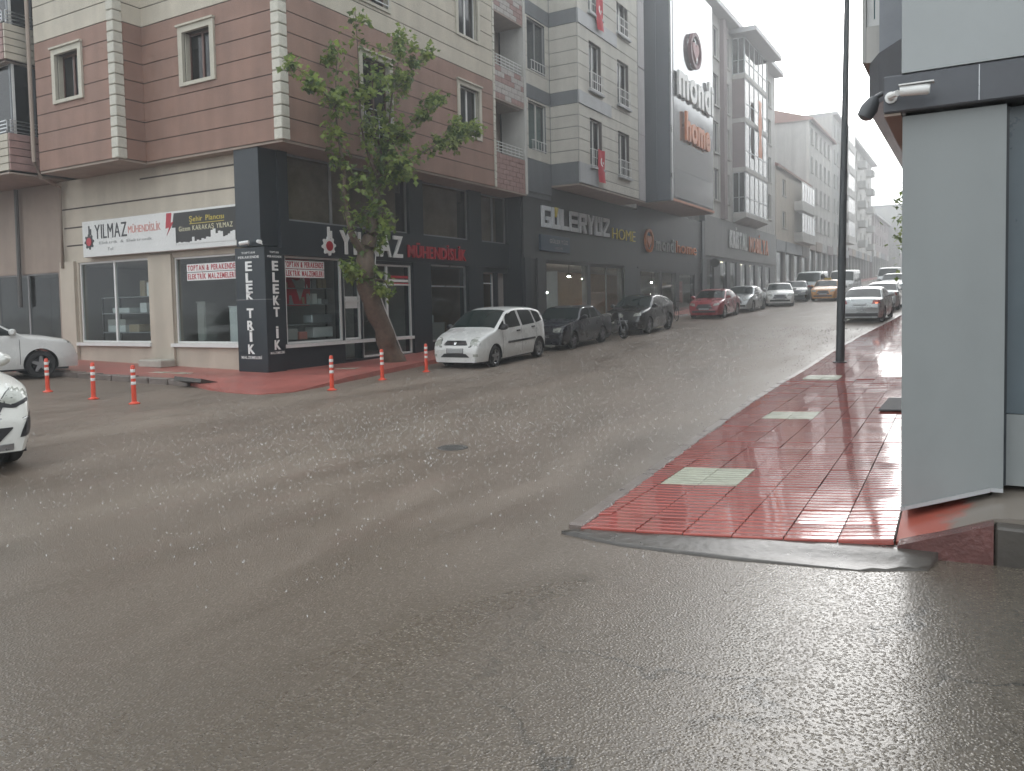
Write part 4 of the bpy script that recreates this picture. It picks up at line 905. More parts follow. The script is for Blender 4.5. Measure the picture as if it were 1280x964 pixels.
box('room_wall', (-20, -19.9, 39.3, 50.8, .5, 3.7), MATS['showroom_wall'], b3); box('room_ceiling', (-20, -15.6, 39.3, 50.8, 3.5, 3.55), M['plaster'], b3)
box('core_wall', (-30, -16.3, 39.2, 52.0, 6.8, 20.8), M['pale2'], b3)
for u, z, n in ((40.6, 3.0, -1), (40.2, 2.6, -1.4), (44.0, 2.9, -1)): bulb(u, z, n, 'small lit spot lamp hanging inside the store under the billboard')
o = fbox('poster', FG2, 46.6, 48.0, 1.7, 3.0, -.5, -.46, mat('poster_pink', (.55, .22, .18), .7), None); tag(o, 'pink poster in the store window under the billboard', 'poster')
sofa(41.3, 42.3, -1.0, 1.0, 'fabric', 'pale armchair in the store window under the billboard')
ms = thing('store_sign', 'orange round emblem with white and orange letters on the store fascia', 'sign', pt(FG2, 44, 4.4, .05))
def heart(par, fr, uc, zc, r, n0, n1, mring, mh, ru=1.0):
    ring = MB(); N_ = 28; vs = []
    for k in range(N_): a = 2*math.pi*k/N_; vs += [(uc+ru*r*math.cos(a), zc+r*math.sin(a)), (uc+ru*r*.80*math.cos(a), zc+r*.80*math.sin(a))]
    extrude2d(ring, fr, vs, [(2*k, (2*k+2) % (2*N_), (2*k+3) % (2*N_), 2*k+1) for k in range(N_)], n0, n1); ring.build('emblem_ring', mring, par)
    hp = []
    for k in range(24):
        t_ = 2*math.pi*k/24; hp.append((uc+ru*r*.036*16*math.sin(t_)**3, zc+r*.036*(13*math.cos(t_)-5*math.cos(2*t_)-2*math.cos(3*t_)-math.cos(4*t_))))
    poly2d(par, fr, hp[::-1], n0, n1-.02, mh, 'emblem_heart')
heart(ms, FG2, 40.75, 5.05, .62, .05, .16, M['orangetxt'], M['orangetxt'], 1.0)
letters(ms, FG2, 'mondi', 41.7, 45.0, 4.62, 5.3, .07, .15, mat('dull_white_letter', (.42, .42, .41), .5), bold=.03); letters(ms, FG2, 'home', 45.2, 49.0, 4.62, 5.3, .07, .15, M['orangetxt'], bold=.0)
ms = thing('billboard_sign', 'round heart emblem over tall white and orange letters on the glossy billboard', 'sign', pt(FM3, 42.6, 9.5, .05))
heart(ms, FM3, 42.6, 15.15, .95, .05, .22, mat('maroon_emblem', (.14, .05, .06), .5), mat('maroon_heart', (.30, .10, .11), .5), 1.0)
letters(ms, FM3, 'mondi', 39.75, 45.9, 12.35, 14.0, .06, .18, M['whitetxt'], bold=.03, gap=.10, capz=.68); letters(ms, FM3, 'home', 40.9, 45.2, 10.25, 11.6, .06, .18, M['orangetxt'], bold=.035, gap=.08)

# ------------------------------------------------------------------ far-street buildings
def simple_building(name, label, X, y0, y1, ztop, wm, floors, cols, z1, fh, ww, wh, shop=True, eave=.5, frame=None, back=-30, side=None, shopmat=None, pitched=False):
    r_ = root(name, label, (X, (y0+y1)/2, zr(X, (y0+y1)/2))); fr = ('A', X); g = zr(X, y0)-.3
    ops = [(c, c+ww, z1+k*fh, z1+k*fh+wh) for k in range(floors) for c in cols]
    wall(r_, fr, y0, y1, z1-1.2, ztop, ops, wm)
    for a, b, c, d in ops:
        wn = window(r_, fr, a, b, c, d, frame or M['winwhite'], depth=.18, mull=1 if ww > 1 else 0, curtain=(0, random.choice([5, 9, 14]))); fbox('sill', fr, a-.08, b+.08, c-.1, c-.01, 0, .12, M['pale'], wn)
    box('core_wall', (back, X-.9, y0+.05, y1-.05, g, ztop), side or wm, r_); box('side_wall', (X-.9, X-.25, y0, y0+.2, g, ztop), side or wm, r_); box('side_wall', (X-.9, X-.25, y1-.2, y1, g, ztop), side or wm, r_)
    if pitched:
        m_ = MB(); xm = (X+back)/2; m_.add([(X+eave, y0-.2, ztop), (X+eave, y1+.2, ztop), (xm, y1+.2, ztop+2.2), (xm, y0-.2, ztop+2.2), (back, y0-.2, ztop), (back, y1+.2, ztop), (X+eave, y0-.2, ztop-.2), (X+eave, y1+.2, ztop-.2)], [(0, 1, 2, 3), (3, 2, 5, 4), (6, 7, 1, 0), (6, 0, 3, 4), (1, 7, 5, 2)]); m_.build('roof', pitched, r_)
    else: box('roof', (back, X+eave, y0, y1, ztop, ztop+.35), M['roof'], r_)
    if shop:
        zt = z1-1.2; nb = max(1, int((y1-y0)/3.4)); st = (y1-y0)/nb
        for k in range(nb):
            a = y0+k*st; fbox('shop_pier', fr, a, a+.35, g, zt, -.3, -.02, shopmat or M['pale2'], r_)
            fbox('shop_window', fr, a+.35, a+st, g, zt-1.0, -.28, -.24, M['carglass'], r_)
            fbox('shop_fascia', fr, a+.02, a+st-.02, zt-1.0, zt-.02, -.3, .06+.05*(k % 2), random.choice([M['pale2'], M['mauve'], M['taupe'], M['slate']]) if not shopmat else shopmat, r_)
    return r_, fr
# block with glazed bay over the lit furniture shop
b4, F4_ = simple_building('bay_window_building', 'pale block with glazed corner bays above the lit furniture shop', -15.3, 50.85, 72.2, 20.9, M['pale'], 4, [53.4, 56.1, 66.2, 69.4], 8.6, 3.15, 1.25, 2.1, shop=False, eave=.8)
fbox('fascia', F4_, 50.9, 72.0, 4.75, 7.35, -.3, .12, mat('grey_fascia', (.20, .20, .195), .5, .1, 1, streak=.12), b4)
XK = -14.38; Fk = ('A', XK); Fks = ('B', 58.2)
for k, (za, zb) in enumerate(((7.75, 11.0), (11.0, 14.5), (14.5, 17.6), (17.6, 20.5))):
    mm = mat('bay_alu', (.50, .52, .53), .35)
    fbox('bay_slab', Fk, 58.2, 65.2, za, za+.32, -.9, .03, M['pale'], b4)
    window(b4, Fk, 58.24, 65.2, za+.33, zb-.02, mm, depth=.08, mull=4, transom=.38, name='bay_window', pane=glass('bay_glass', (.8, .86, .9), .3, .05))
    if k == 0 or k == 3: window(b4, Fks, -15.3, XK-.04, za+.33, zb-.02, mm, depth=.08, mull=1, transom=.38, name='bay_window', pane=MATS['bay_glass'])
    else: fbox('bay_side', Fks, -15.3, XK-.04, za+.33, zb-.02, -.2, 0, M['mauve'], b4)
    fbox('bay_end', ('B', 65.2), -15.3, XK, za+.33, zb-.02, -.2, 0, M['pale'], b4)
m_ = MB(); m_.add([(-15.3, 58.2, 7.40), (XK, 58.2, 7.74), (XK, 65.2, 7.74), (-15.3, 65.2, 7.40), (-15.3, 58.2, 7.74), (-15.3, 65.2, 7.74)], [(0, 1, 2, 3), (0, 4, 1), (3, 2, 5)]); m_.build('bay_soffit', M['pale2'], b4)
box('bay_roof', (-15.3, -13.4, 57.4, 66.0, 20.55, 20.9), M['roof'], b4)
for a, b in ((55.0, 55.7),): fbox('pilaster', F4_, a, b, 7.4, 20.9, .001, .3, M['mauve'], b4)
wcols = [51.6, 54.8, 57.4, 60.2, 63.0, 65.6, 68.4]
wall(b4, F4_, 50.9, 72.0, 1.0, 4.75, [(a, a+1.7, 1.9, 4.55) for a in wcols], M['dark2'], n0=-.3)
for k, a in enumerate(wcols): window(b4, F4_, a, a+1.7, 1.9, 4.55, M['dark2'], depth=.1, mull=0, pane=M['shopglass'], name='shop_window')
box('room_wall', (-18.2, -18.1, 50.9, 72, 1, 4.7), mat('warm_wall', (.60, .38, .18), .8), b4); box('room_ceiling', (-18.1, -15.6, 50.9, 72, 4.62, 4.7), M['plaster'], b4)
for k, y in enumerate((52.4, 58.2, 63.8, 66.4)):
    t = thing('ceiling_light', 'lit warm ceiling panel inside the shop under the glazed bays', 'lamp', (-16.9, y, 4.6), 'lit ceiling panels in the far furniture shop'); box('diffuser', (-17.6, -16.2, y-.45, y+.45, 4.57, 4.6), M['stripon'], t); box('frame', (-17.65, -16.15, y-.5, y+.5, 4.601, 4.618), M['steel'], t)
t = thing('shop_letters', 'silver and orange letters on the grey fascia under glazed bays', 'sign', pt(F4_, 60, 5.5, .12)); letters(t, F4_, 'KRİSTAL', 56.6, 61.5, 5.55, 6.7, .15, .22, mat('silver_letter2', (.66, .67, .66), .4), bold=.03); letters(t, F4_, 'MOBİLYA', 62.2, 68.6, 5.5, 6.6, .15, .22, M['orangetxt'], bold=.02)
t = thing('projecting_sign', 'oval dark sign projecting over the far shop door', 'sign', pt(F4_, 52.6, 4.3, .3)); m_ = MB(); m_.lathe([(0, -.05), (.26, -.05), (.3, 0), (.26, .05), (0, .05)], (-14.85, 51.9, 4.25), axis='y', sides=20); m_.build('panel', M['black'], t); box('bracket', (-15.18, -15.12, 51.88, 51.92, 4.23, 4.27), M['black'], t)
o = flag('banner', 'orange vertical banner hung on the glazed bay', Fk, 61.2, 62.2, 12.4, 16.6, .25, emblem=False); o.children[0].data.materials[0] = M['orangetxt']

b5, F5 = simple_building('low_beige_building', 'low beige three-storey house with two small windows and glazed balconies', -15.3, 72.35, 88.3, 13.6, M['beige_wall'], 2, [75.2], 8.3, 2.9, 1.5, 1.5, eave=.3, pitched=M['rooftile'], back=-24)
for za in (7.3, 10.3):
    fbox('balcony_slab', F5, 80.6, 87.6, za, za+.9, .0, .8, M['pale'], b5); window(b5, ('A', -14.55), 80.65, 87.55, za+.9, za+2.75, M['winwhite'], depth=.05, mull=4, name='balcony_glazing', pane=MATS['bay_glass'])
box('chimney', (-19, -18.3, 76, 76.7, 13.5, 16), M['taupe'], b5)
b6, F6 = simple_building('grey_gable_building', 'tall pale block showing a blank grey side wall above the low house', -15.3, 88.4, 104, 20.6, M['pale'], 4, [89.5, 92.3, 95.1, 97.9, 100.7], 9.2, 3.0, 1.3, 1.7, side=M['pale2'], pitched=M['rooftile'], back=-28)
b7, F7 = simple_building('balcony_tower_building', 'tallest pale block with stacked bays beyond the blank grey wall', -15.3, 104.1, 118, 24.0, M['pale2'], 5, [105.2, 107.8], 9.4, 3.0, 1.2, 1.7, eave=.6)
for k in range(5): za = 8.9+k*3.0; fbox('bay_slab', F7, 110.2, 116.5, za, za+.95, 0, 1.1, M['pale'], b7); window(b7, ('A', -14.25), 110.3, 116.4, za+.95, za+2.9, M['winwhite'], depth=.05, mull=3, name='bay_window', pane=MATS['bay_glass'])
b8, F8 = simple_building('distant_balcony_building', 'hazy pale block with balconies far down the street', -15.3, 118.1, 146, 23.4, M['pale'], 5, [119.4, 122.2, 126, 131, 136, 141], 9.9, 2.9, 1.3, 1.7, eave=.9)
for k in range(5):
    for y in (127.8, 137.8): za = 9.3+k*2.9; fbox('balcony', F8, y, y+2.6, za, za+.95, 0, 1.1, M['pale2'], b8)
simple_building('distant_red_shop_building', 'hazy low block with reddish shop front far down the street', -15.0, 146.2, 172, 15.5, M['mauve'], 2, [148, 152, 156, 160, 164], 11.0, 2.9, 1.5, 1.6)
simple_building('farthest_building', 'faint hazy block at the far end of the street', -13.0, 172.4, 196, 19.5, M['pale2'], 3, [175, 180, 185, 190], 11.5, 2.9, 1.6, 1.6)
for i, (xa, xb, yy, zt) in enumerate(((-12, -2, 226, 14.5), (-1.2, 8, 236, 17.5))):
    r_ = root(['end_house', 'end_apartment_block'][i], ['faint low house closing the end of the street', 'faint taller block behind the low house closing the street'][i], ((xa+xb)/2, yy+4, 6))
    ops = [(xa+1.2+k*2.2, xa+2.4+k*2.2, z, z+1.4) for k in range(int((xb-xa-1)/2.2)) for z in ([9.5, 12] if i == 0 else [9, 12, 15])]
    wall(r_, ('B', yy), xa, xb, 5, zt, ops, M['pale2'])
    for a, b, c, d in ops: fbox('window', ('B', yy), a, b, c, d, -.2, -.15, M['carglass'], r_)
    box('core_wall', (xa, xb, yy+.6, yy+9, 5, zt), M['pale2'], r_); box('roof', (xa-.4, xb+.4, yy-.4, yy+9, zt, zt+.4), M['rooftile'], r_)

# ------------------------------------------------------------------ right-hand side
br = root('grey_panel_building', 'near shop corner clad in smooth grey panels under a dark canopy', (1, 8, .3))
FW = ('B', 6.2)
m_ = MB(); V = [pt(FW, -.455, .245, 0), pt(FW, .16, .455, 0), pt(FW, .16, 3.0, 0), pt(FW, -.455, 3.0, 0)]
V2 = [(a, b+.5, c) for a, b, c in V]; m_.add(V+V2, [(0, 1, 2, 3), (4, 7, 6, 5), (0, 3, 7, 4), (1, 5, 6, 2), (3, 2, 6, 7), (0, 4, 5, 1)]); m_.build('wall_panel', M['grey_panel'], br)
m_ = MB(); m_.add([pt(FW, -.46, .235, .012), pt(FW, .085, .425, .012), pt(FW, .085, .455, .012), pt(FW, -.46, .262, .012), pt(FW, -.46, .235, -.02), pt(FW, .085, .425, -.02), pt(FW, .085, .455, -.02), pt(FW, -.46, .262, -.02)], [(0, 1, 2, 3), (3, 2, 6, 7), (0, 4, 5, 1), (0, 3, 7, 4), (1, 5, 6, 2)]); m_.build('base_trim', M['steel'], br)
fbox('base_trim', FW, .087, .16, .43, .456, -.02, .012, M['steel'], br)
FW2 = ('B', 6.32); fbox('shutter', FW2, .166, 3.0, .95, 3.0, -.1, 0, M['blueglass'], br); fbox('wall_panel', FW2, .166, 3.0, .46, .945, -.1, .01, M['grey_panel'], br); fbox('joint', FW2, .161, .178, .46, 3.0, -.02, .03, M['dark'], br)
wall(br, ('B', 6.75), -.455, 3.0, .2, 3.0, [], M['grey_panel'], n0=-11); 
box('canopy', (-.57, 3.0, 6.12, 17.5, 3.02, 3.272), M['canopy'], br, .01); fbox('canopy_joint', ('B', 6.12), .0, .004, 3.03, 3.262, .0, .003, M['steel'], br)
box('canopy_soffit', (-.565, -.46, 6.14, 17.4, 3.0, 3.018), M['taupe'], br)
fbox('upper_panel', FW, -.455, 3.0, 3.275, 3.98, -.4, .085, M['white_panel'], br); fbox('upper_panel', FW, -.455, 3.0, 3.99, 6.5, -.4, .09, M['white_panel'], br); box('core_wall', (-.45, 9, 6.62, 17.4, 3.28, 16), M['white_panel'], br)
# street bay of the upper storey, seen edge-on
FBR = ('B', 7.0); FBL = ('A', -1.1)
m_ = MB(); m_.prism([(-.455, 6.75), (-.455, 12), (-.80, 12), (-.80, 7.45), (-.70, 7.15)], 3.32, 3.72); m_.build('bay_base', M['canopy'], br)
box('bay_wall', (-.82, -.70, 7.4, 12, 3.722, 4.02), M['pale'], br); box('bay_post', (-.70, -.46, 7.2, 7.6, 3.722, 9), mat('bay_grey', (.26, .275, .30), .5, .1), br)
window(br, ('B', 7.45), -.82, -.70, 4.03, 6.5, M['winwhite'], depth=.05, mull=0, name='bay_window', pane=mat('teal_glass', (.16, .36, .40), .1)); box('bay_edge', (-.85, -.822, 7.4, 12, 3.73, 9), M['pale2'], br); box('bay_roof', (-.86, -.46, 7.62, 12, 6.5, 9), M['pale'], br)
cc = thing('security_camera', 'white bullet security camera on the dark canopy edge above the grey wall', 'camera', (-.45, 6.0, 3.12))
m_ = MB(); m_.tube([(-.455, 5.98, 3.125), (-.44, 5.98, 3.125), (-.29, 5.93, 3.105), (-.275, 5.93, 3.103)], [.028, .036, .036, .030], 12); m_.build('housing', M['whitetxt'], cc, True)
m_ = MB(); m_.add([(-.46, 5.94, 3.155), (-.25, 5.88, 3.14), (-.25, 5.97, 3.145), (-.46, 6.02, 3.16), (-.46, 5.94, 3.163), (-.25, 5.88, 3.148), (-.25, 5.97, 3.153), (-.46, 6.02, 3.168)], [(0, 3, 2, 1), (4, 5, 6, 7), (0, 1, 5, 4), (1, 2, 6, 5), (2, 3, 7, 6), (3, 0, 4, 7)]); m_.build('sun_shield', M['whitetxt'], cc)
m_ = MB(); m_.tube([(-.47, 6.0, 3.12), (-.52, 6.06, 3.12), (-.52, 6.13, 3.12)], .022, 8); m_.lathe([(0, -.012), (.04, -.012), (.04, .012), (0, .012)], (-.52, 6.115, 3.12), axis='y', sides=12); m_.build('bracket', M['whitetxt'], cc)
p = onY(1085, 139, 6.4); fl = thing('lamp_fitting', 'dark drop-shaped lamp on a short arm beyond the canopy corner', 'lamp', p)
m_ = MB(); a0 = Vector((p.x-.035, p.y, p.z-.06)); a1 = Vector((p.x+.05, p.y, p.z+.09)); m_.tube([a0, a0.lerp(a1, .12), a0.lerp(a1, .5), a0.lerp(a1, .85), a1], [.02, .055, .062, .045, .025], 12); m_.build('housing', mat('lamp_grey', (.09, .095, .10), .4), fl, True)
m_ = MB(); m_.tube([a1, (p.x+.09, p.y, p.z+.11), (-.565, 6.4, p.z+.11)], .018, 8); m_.build('arm', MATS['lamp_grey'], fl)
# buildings continuing on that side, mirrored by the glossy billboard
for i, (a, b, zt, lb) in enumerate(((17.6, 40, 19, 'pale block standing behind the grey panel shop'), (40.2, 72, 21.5, 'pale block across the street from the billboard'), (72.2, 112, 22.5, 'long pale block across the street from the low beige house'))):
    r_ = root('opposite_building', lb, (2, (a+b)/2, zr(2, a))); Fq = 1.2 if i else -.3
    ops = [(a+1.2+k*2.8, a+2.5+k*2.8, z, z+1.6) for k in range(int((b-a-2)/2.8)) for z in (5.5, 8.5, 11.5, 14.5)]
    m_ = MB()
    m_.box(Fq, 10, a, b, 0, zt); m_.build('wall', mat('opposite_grey_brown', (.15, .135, .125), .7, .15, 1), r_)
    for u0, u1, z0, z1 in ops: box('window', (Fq-.03, Fq-.004, u0, u1, z0, z1), M['carglass'], r_)
    box('roof', (Fq-.5, 10, a, b, zt, zt+.3), M['roof'], r_)
# street lamp pole
p = onY(1050, 450, 21.1); zb = hs_r(p.x, 21.1)
pl = thing('lamp_post', 'tall dark tapered lamp post on the red tiled sidewalk', 'lamp post', (p.x, 21.1, zb))
m_ = MB(); m_.tube([(p.x, 21.1, zb-.03), (p.x+.05, 21.1, 3), (p.x+.11, 21.1, 6), (p.x+.17, 21.1, 9.6)], [.105, .09, .075, .06], 14); m_.build('pole', mat('pole_dark', (.045, .055, .06), .4, .1), pl, True)
m_ = MB(); m_.lathe([(.0, .03), (.17, .03), (.17, 0), (.2, 0)], (p.x, 21.1, zb), sides=16); m_.build('base_plate', MATS['pole_dark'], pl)
m_ = MB(); m_.tube([(p.x+.17, 21.1, 9.5), (p.x-.2, 21.1, 10.0), (p.x-1.2, 21.1, 10.2)], [.05, .04, .035], 8); m_.build('arm', MATS['pole_dark'], pl, True); box('lamp_head', (p.x-1.8, p.x-1.15, 20.98, 21.22, 10.15, 10.27), MATS['pole_dark'], pl, .03)
# hills closing the view
m_ = MB(); n_ = 60
for i in range(n_+1):
    x = -300+600*i/n_; h = 20+7*math.sin(i*.55)+4*math.sin(i*1.3); m_.v += [(x, 410, 5), (x, 412, h)]
for i in range(n_): m_.f.append((2*i, 2*i+2, 2*i+3, 2*i+1)); m_.mi.append(0)
m_2 = MB(); m_2.v = [(v[0], v[1]-(90 if k % 2 == 0 else 0), v[2]) for k, v in enumerate(m_.v)]; m_2.f = m_.f; m_2.mi = m_.mi; kind(m_2.build('hill', mat('hill_green', (.06, .075, .045), .9, .3, .05), None, True), 'structure')

# ------------------------------------------------------------------ vehicles (local: +x front, z up, origin on the ground under the centre)
def interp(pts, x):
    if x <= pts[0][0]: return pts[0][1]
    for (a, b), (c, d) in zip(pts, pts[1:]):
        if x <= c: t = (x-a)/(c-a); return b+(d-b)*t
    return pts[-1][1]
def smooth(pts, r=.06):
    p = sorted(pts)
    return lambda x: (interp(p, x-r)+2*interp(p, x-r*.5)+2*interp(p, x)+2*interp(p, x+r*.5)+interp(p, x+r))/8
class Car:
    def __init__(s, L, W, H, top, belt, z0=.2, roofw=.76, capr=.13, nose=.16, front_in=.20, rear_in=.14, p=3.2):
        s.L, s.W, s.H, s.z0, s.roofw, s.capr, s.p = L, W, H, z0, roofw, capr, p
        s.topf = smooth(top); s.belt = smooth(belt, .1); s.fi, s.ri = front_in, rear_in; s.nose = nose
    def wp(s, x):                                  # plan half width
        h = s.L/2; w_ = s.W/2
        if x > h-.75: t = (x-(h-.75))/.75; return w_*(1-s.fi*t**2.6)
        if x < -h+.6: t = (-h+.6-x)/.6; return w_*(1-s.ri*t**2.6)
        return w_
    def side(s, x, z, cap=True):
        zt = s.topf(x); bl = min(s.belt(x), zt); w_ = s.wp(x)
        if z <= bl: f = interp([(s.z0, .93), (s.z0+.12, .975), (.50, 1.0), (.62, .997), (bl, .968)], z)
        else: f = .968-(.968-s.roofw)*min(1.2, (z-bl)/max(.2, s.H-bl))
        y = w_*f; c = s.cap(x)
        if cap and z > zt-c: t = min(1, (z-(zt-c))/c); y *= max(0, 1-t**s.p)**(1/s.p)
        return y
    def cap(s, x): return min(s.capr, max(.05, (s.topf(x)-s.z0)*.3))
    def ztop(s, x, y):
        zt = s.topf(x); c = s.cap(x); wt = s.side(x, zt-c, False); t = min(1, abs(y)/wt); return zt-c+c*max(0, 1-t**s.p)**(1/s.p)
    def body(s):
        h = s.L/2; xs = [-h, -h+.02, -h+.05, -h+.1]; x = -h+.18
        while x < h-.18: xs.append(x); x += .085
        xs += [h-.1, h-.05, h-.02, h]
        m = MB(); nn = None
        for x in xs:
            zt = s.topf(x); c = s.cap(x); zc = zt-c; ring = []
            e = 1-.02*max(0, 1-min(h-x, x+h)/.05)
            zs = [s.z0+(zc-s.z0)*k/11 for k in range(12)]
            for z in zs: ring.append((s.side(x, z)*e, z))
            wt = s.side(x, zc, False)*e
            for k in range(1, 8): a = math.pi/2*k/8; cy, cz = math.cos(a)**(2/s.p), math.sin(a)**(2/s.p); ring.append((wt*cy, zc+c*cz))
            full = [(0, s.z0)] + ring + [(0, zt)] + [(-y, z) for y, z in ring[::-1]]
            m.v += [(x, y, z) for y, z in full]; nn = len(full)
        for i in range(len(xs)-1):
            for j in range(nn): a = i*nn+j; b = i*nn+(j+1) % nn; m.f.append((a, b, b+nn, a+nn)); m.mi.append(0)
        m.f.append(tuple(range(nn-1, -1, -1))); m.f.append(tuple(range((len(xs)-1)*nn, len(xs)*nn))); m.mi += [0, 0]
        return m
    def front_x(s, y, z, sg):
        h = s.L/2; x = h
        while x > 0:
            if abs(y) <= s.side(sg*x, z) and z <= s.topf(sg*x): return sg*x
            x -= .01
        return 0
def scan(poly, n=10, nz=4, ax=0):
    lo = min(p[0] for p in poly); hi = max(p[0] for p in poly); cols = []
    for i in range(n+1):
        x = lo+(hi-lo)*min(max(i/n, .004), .996); zs = []
        for (a, b), (c, d) in zip(poly, poly[1:]+poly[:1]):
            if (a <= x < c) or (c <= x < a): zs.append(b+(d-b)*(x-a)/(c-a))
        if len(zs) >= 2: cols.append([(x, min(zs)+(max(zs)-min(zs))*k/nz) for k in range(nz+1)])
    return cols, nz
def patch(cols, nz, fn, flip=False):
    m = MB(); n = len(cols)
    for c in cols: m.v += [fn(a, b) for a, b in c]
    for i in range(n-1):
        for k in range(nz):
            f = (i*(nz+1)+k, (i+1)*(nz+1)+k, (i+1)*(nz+1)+k+1, i*(nz+1)+k+1); m.f.append(f[::-1] if flip else f); m.mi.append(0)
    return m
def side_patch(par, c, poly, mt, name, off=.008, n=10):
    for sg in (1, -1):
        cols, nz = scan(poly, n); m = patch(cols, nz, lambda x, z: (x, sg*(c.side(x, z)+off), z), sg > 0); m.build(name, mt, par, True, True)
def end_patch(par, c, poly, mt, name, sg=1, off=.010, mirror=True, n=8):
    out = []
    if name in ('headlight', 'number_plate'):
        cy = sum(p[0] for p in poly)/len(poly); cz = sum(p[1] for p in poly)/len(poly); k = (1.10, 1.18) if name == 'headlight' else (1.06, 1.25)
        end_patch(par, c, [(cy+(a-cy)*k[0], cz+(b-cz)*k[1]) for a, b in poly], M['plastic'], name.replace('number_', '')+'_surround', sg, off-.004, mirror, n)
    for s2 in ((1, -1) if mirror else (1,)):
        cols, nz = scan(poly, n); m = patch(cols, nz, lambda y, z: (c.front_x(y, z, sg)+sg*off, s2*y, z), (s2*sg) < 0); out.append(m.build(name, mt, par, True, True))
    return out
def screen(par, c, xa, xb, k, mt, name, n=8):
    m = MB(); ny = 10
    for i in range(n+1):
        x = xa+(xb-xa)*i/n; zt = c.topf(x); wt = c.side(x, zt-c.cap(x), False)*k; dx = .01*(1 if xa > 0 or xb > xa and xa > -.1 else -1)
        for j in range(ny+1): y = -wt+2*wt*j/ny; m.v.append((x+dx*.6, y, c.ztop(x, y)+.008))
    for i in range(n):
        for j in range(ny): a = i*(ny+1)+j; m.f.append((a, a+ny+1, a+ny+2, a+1)); m.mi.append(0)
    m.build(name, mt, par, True, True, fixn=True)
def wheel(par, x, y, r, wd, rimm, spokes=5):
    sg = 1 if y > 0 else -1
    root_ = bpy.data.objects.new('wheel', None)
    m = MB(); rr = r*.66
    m.lathe([(rr, -wd/2), (r*.93, -wd/2), (r, -wd*.32), (r, wd*.32), (r*.93, wd/2), (rr, wd/2), (rr*.96, wd/2-.03), (rr*.96, -wd/2+.03), (rr, -wd/2)], (x, y, r), axis='y', sides=26)
    w_ = m.build('wheel', M['rubber'], par, True, True)
    rim = MB(); yo = y+sg*(wd/2-.035)
    rim.lathe([(rr*.99, -.05), (rr*.99, .03), (rr*.9, .02), (rr*.88, -.02)], (x, yo, r), axis='y', sides=26)
    for k in range(spokes):
        a = 2*math.pi*k/spokes+.3; d = Vector((math.cos(a), 0, math.sin(a))); e = Vector((-math.sin(a), 0, math.cos(a)))
        P = [Vector((x, yo, r))+d*q+e*w2+Vector((0, sg*dy, 0)) for q, w2 in ((rr*.14, .05), (rr*.94, .03)) for w2 in (w2, -w2) for dy in (.025, -.02)]
        rim.add(P, [(0, 4, 6, 2), (1, 3, 7, 5), (0, 1, 5, 4), (2, 6, 7, 3), (0, 2, 3, 1), (4, 5, 7, 6)])
    rim.lathe([(0, sg*.03), (rr*.2, sg*.028), (rr*.22, -.0)], (x, yo, r), axis='y', sides=12)
    ro = rim.build('rim', rimm, w_, False, True)
    bk = MB(); bk.lathe([(0, 0), (rr*.97, 0)], (x, yo-sg*.06, r), axis='y', sides=20); bk.build('brake_disc', M['plastic'], w_, False, True)
PAINT = {}
def paint(name, col, metal=0.0):
    return mat('paint_'+name, col, .28, .07, 1.5, metal=metal, coat=.7, spec=.5)
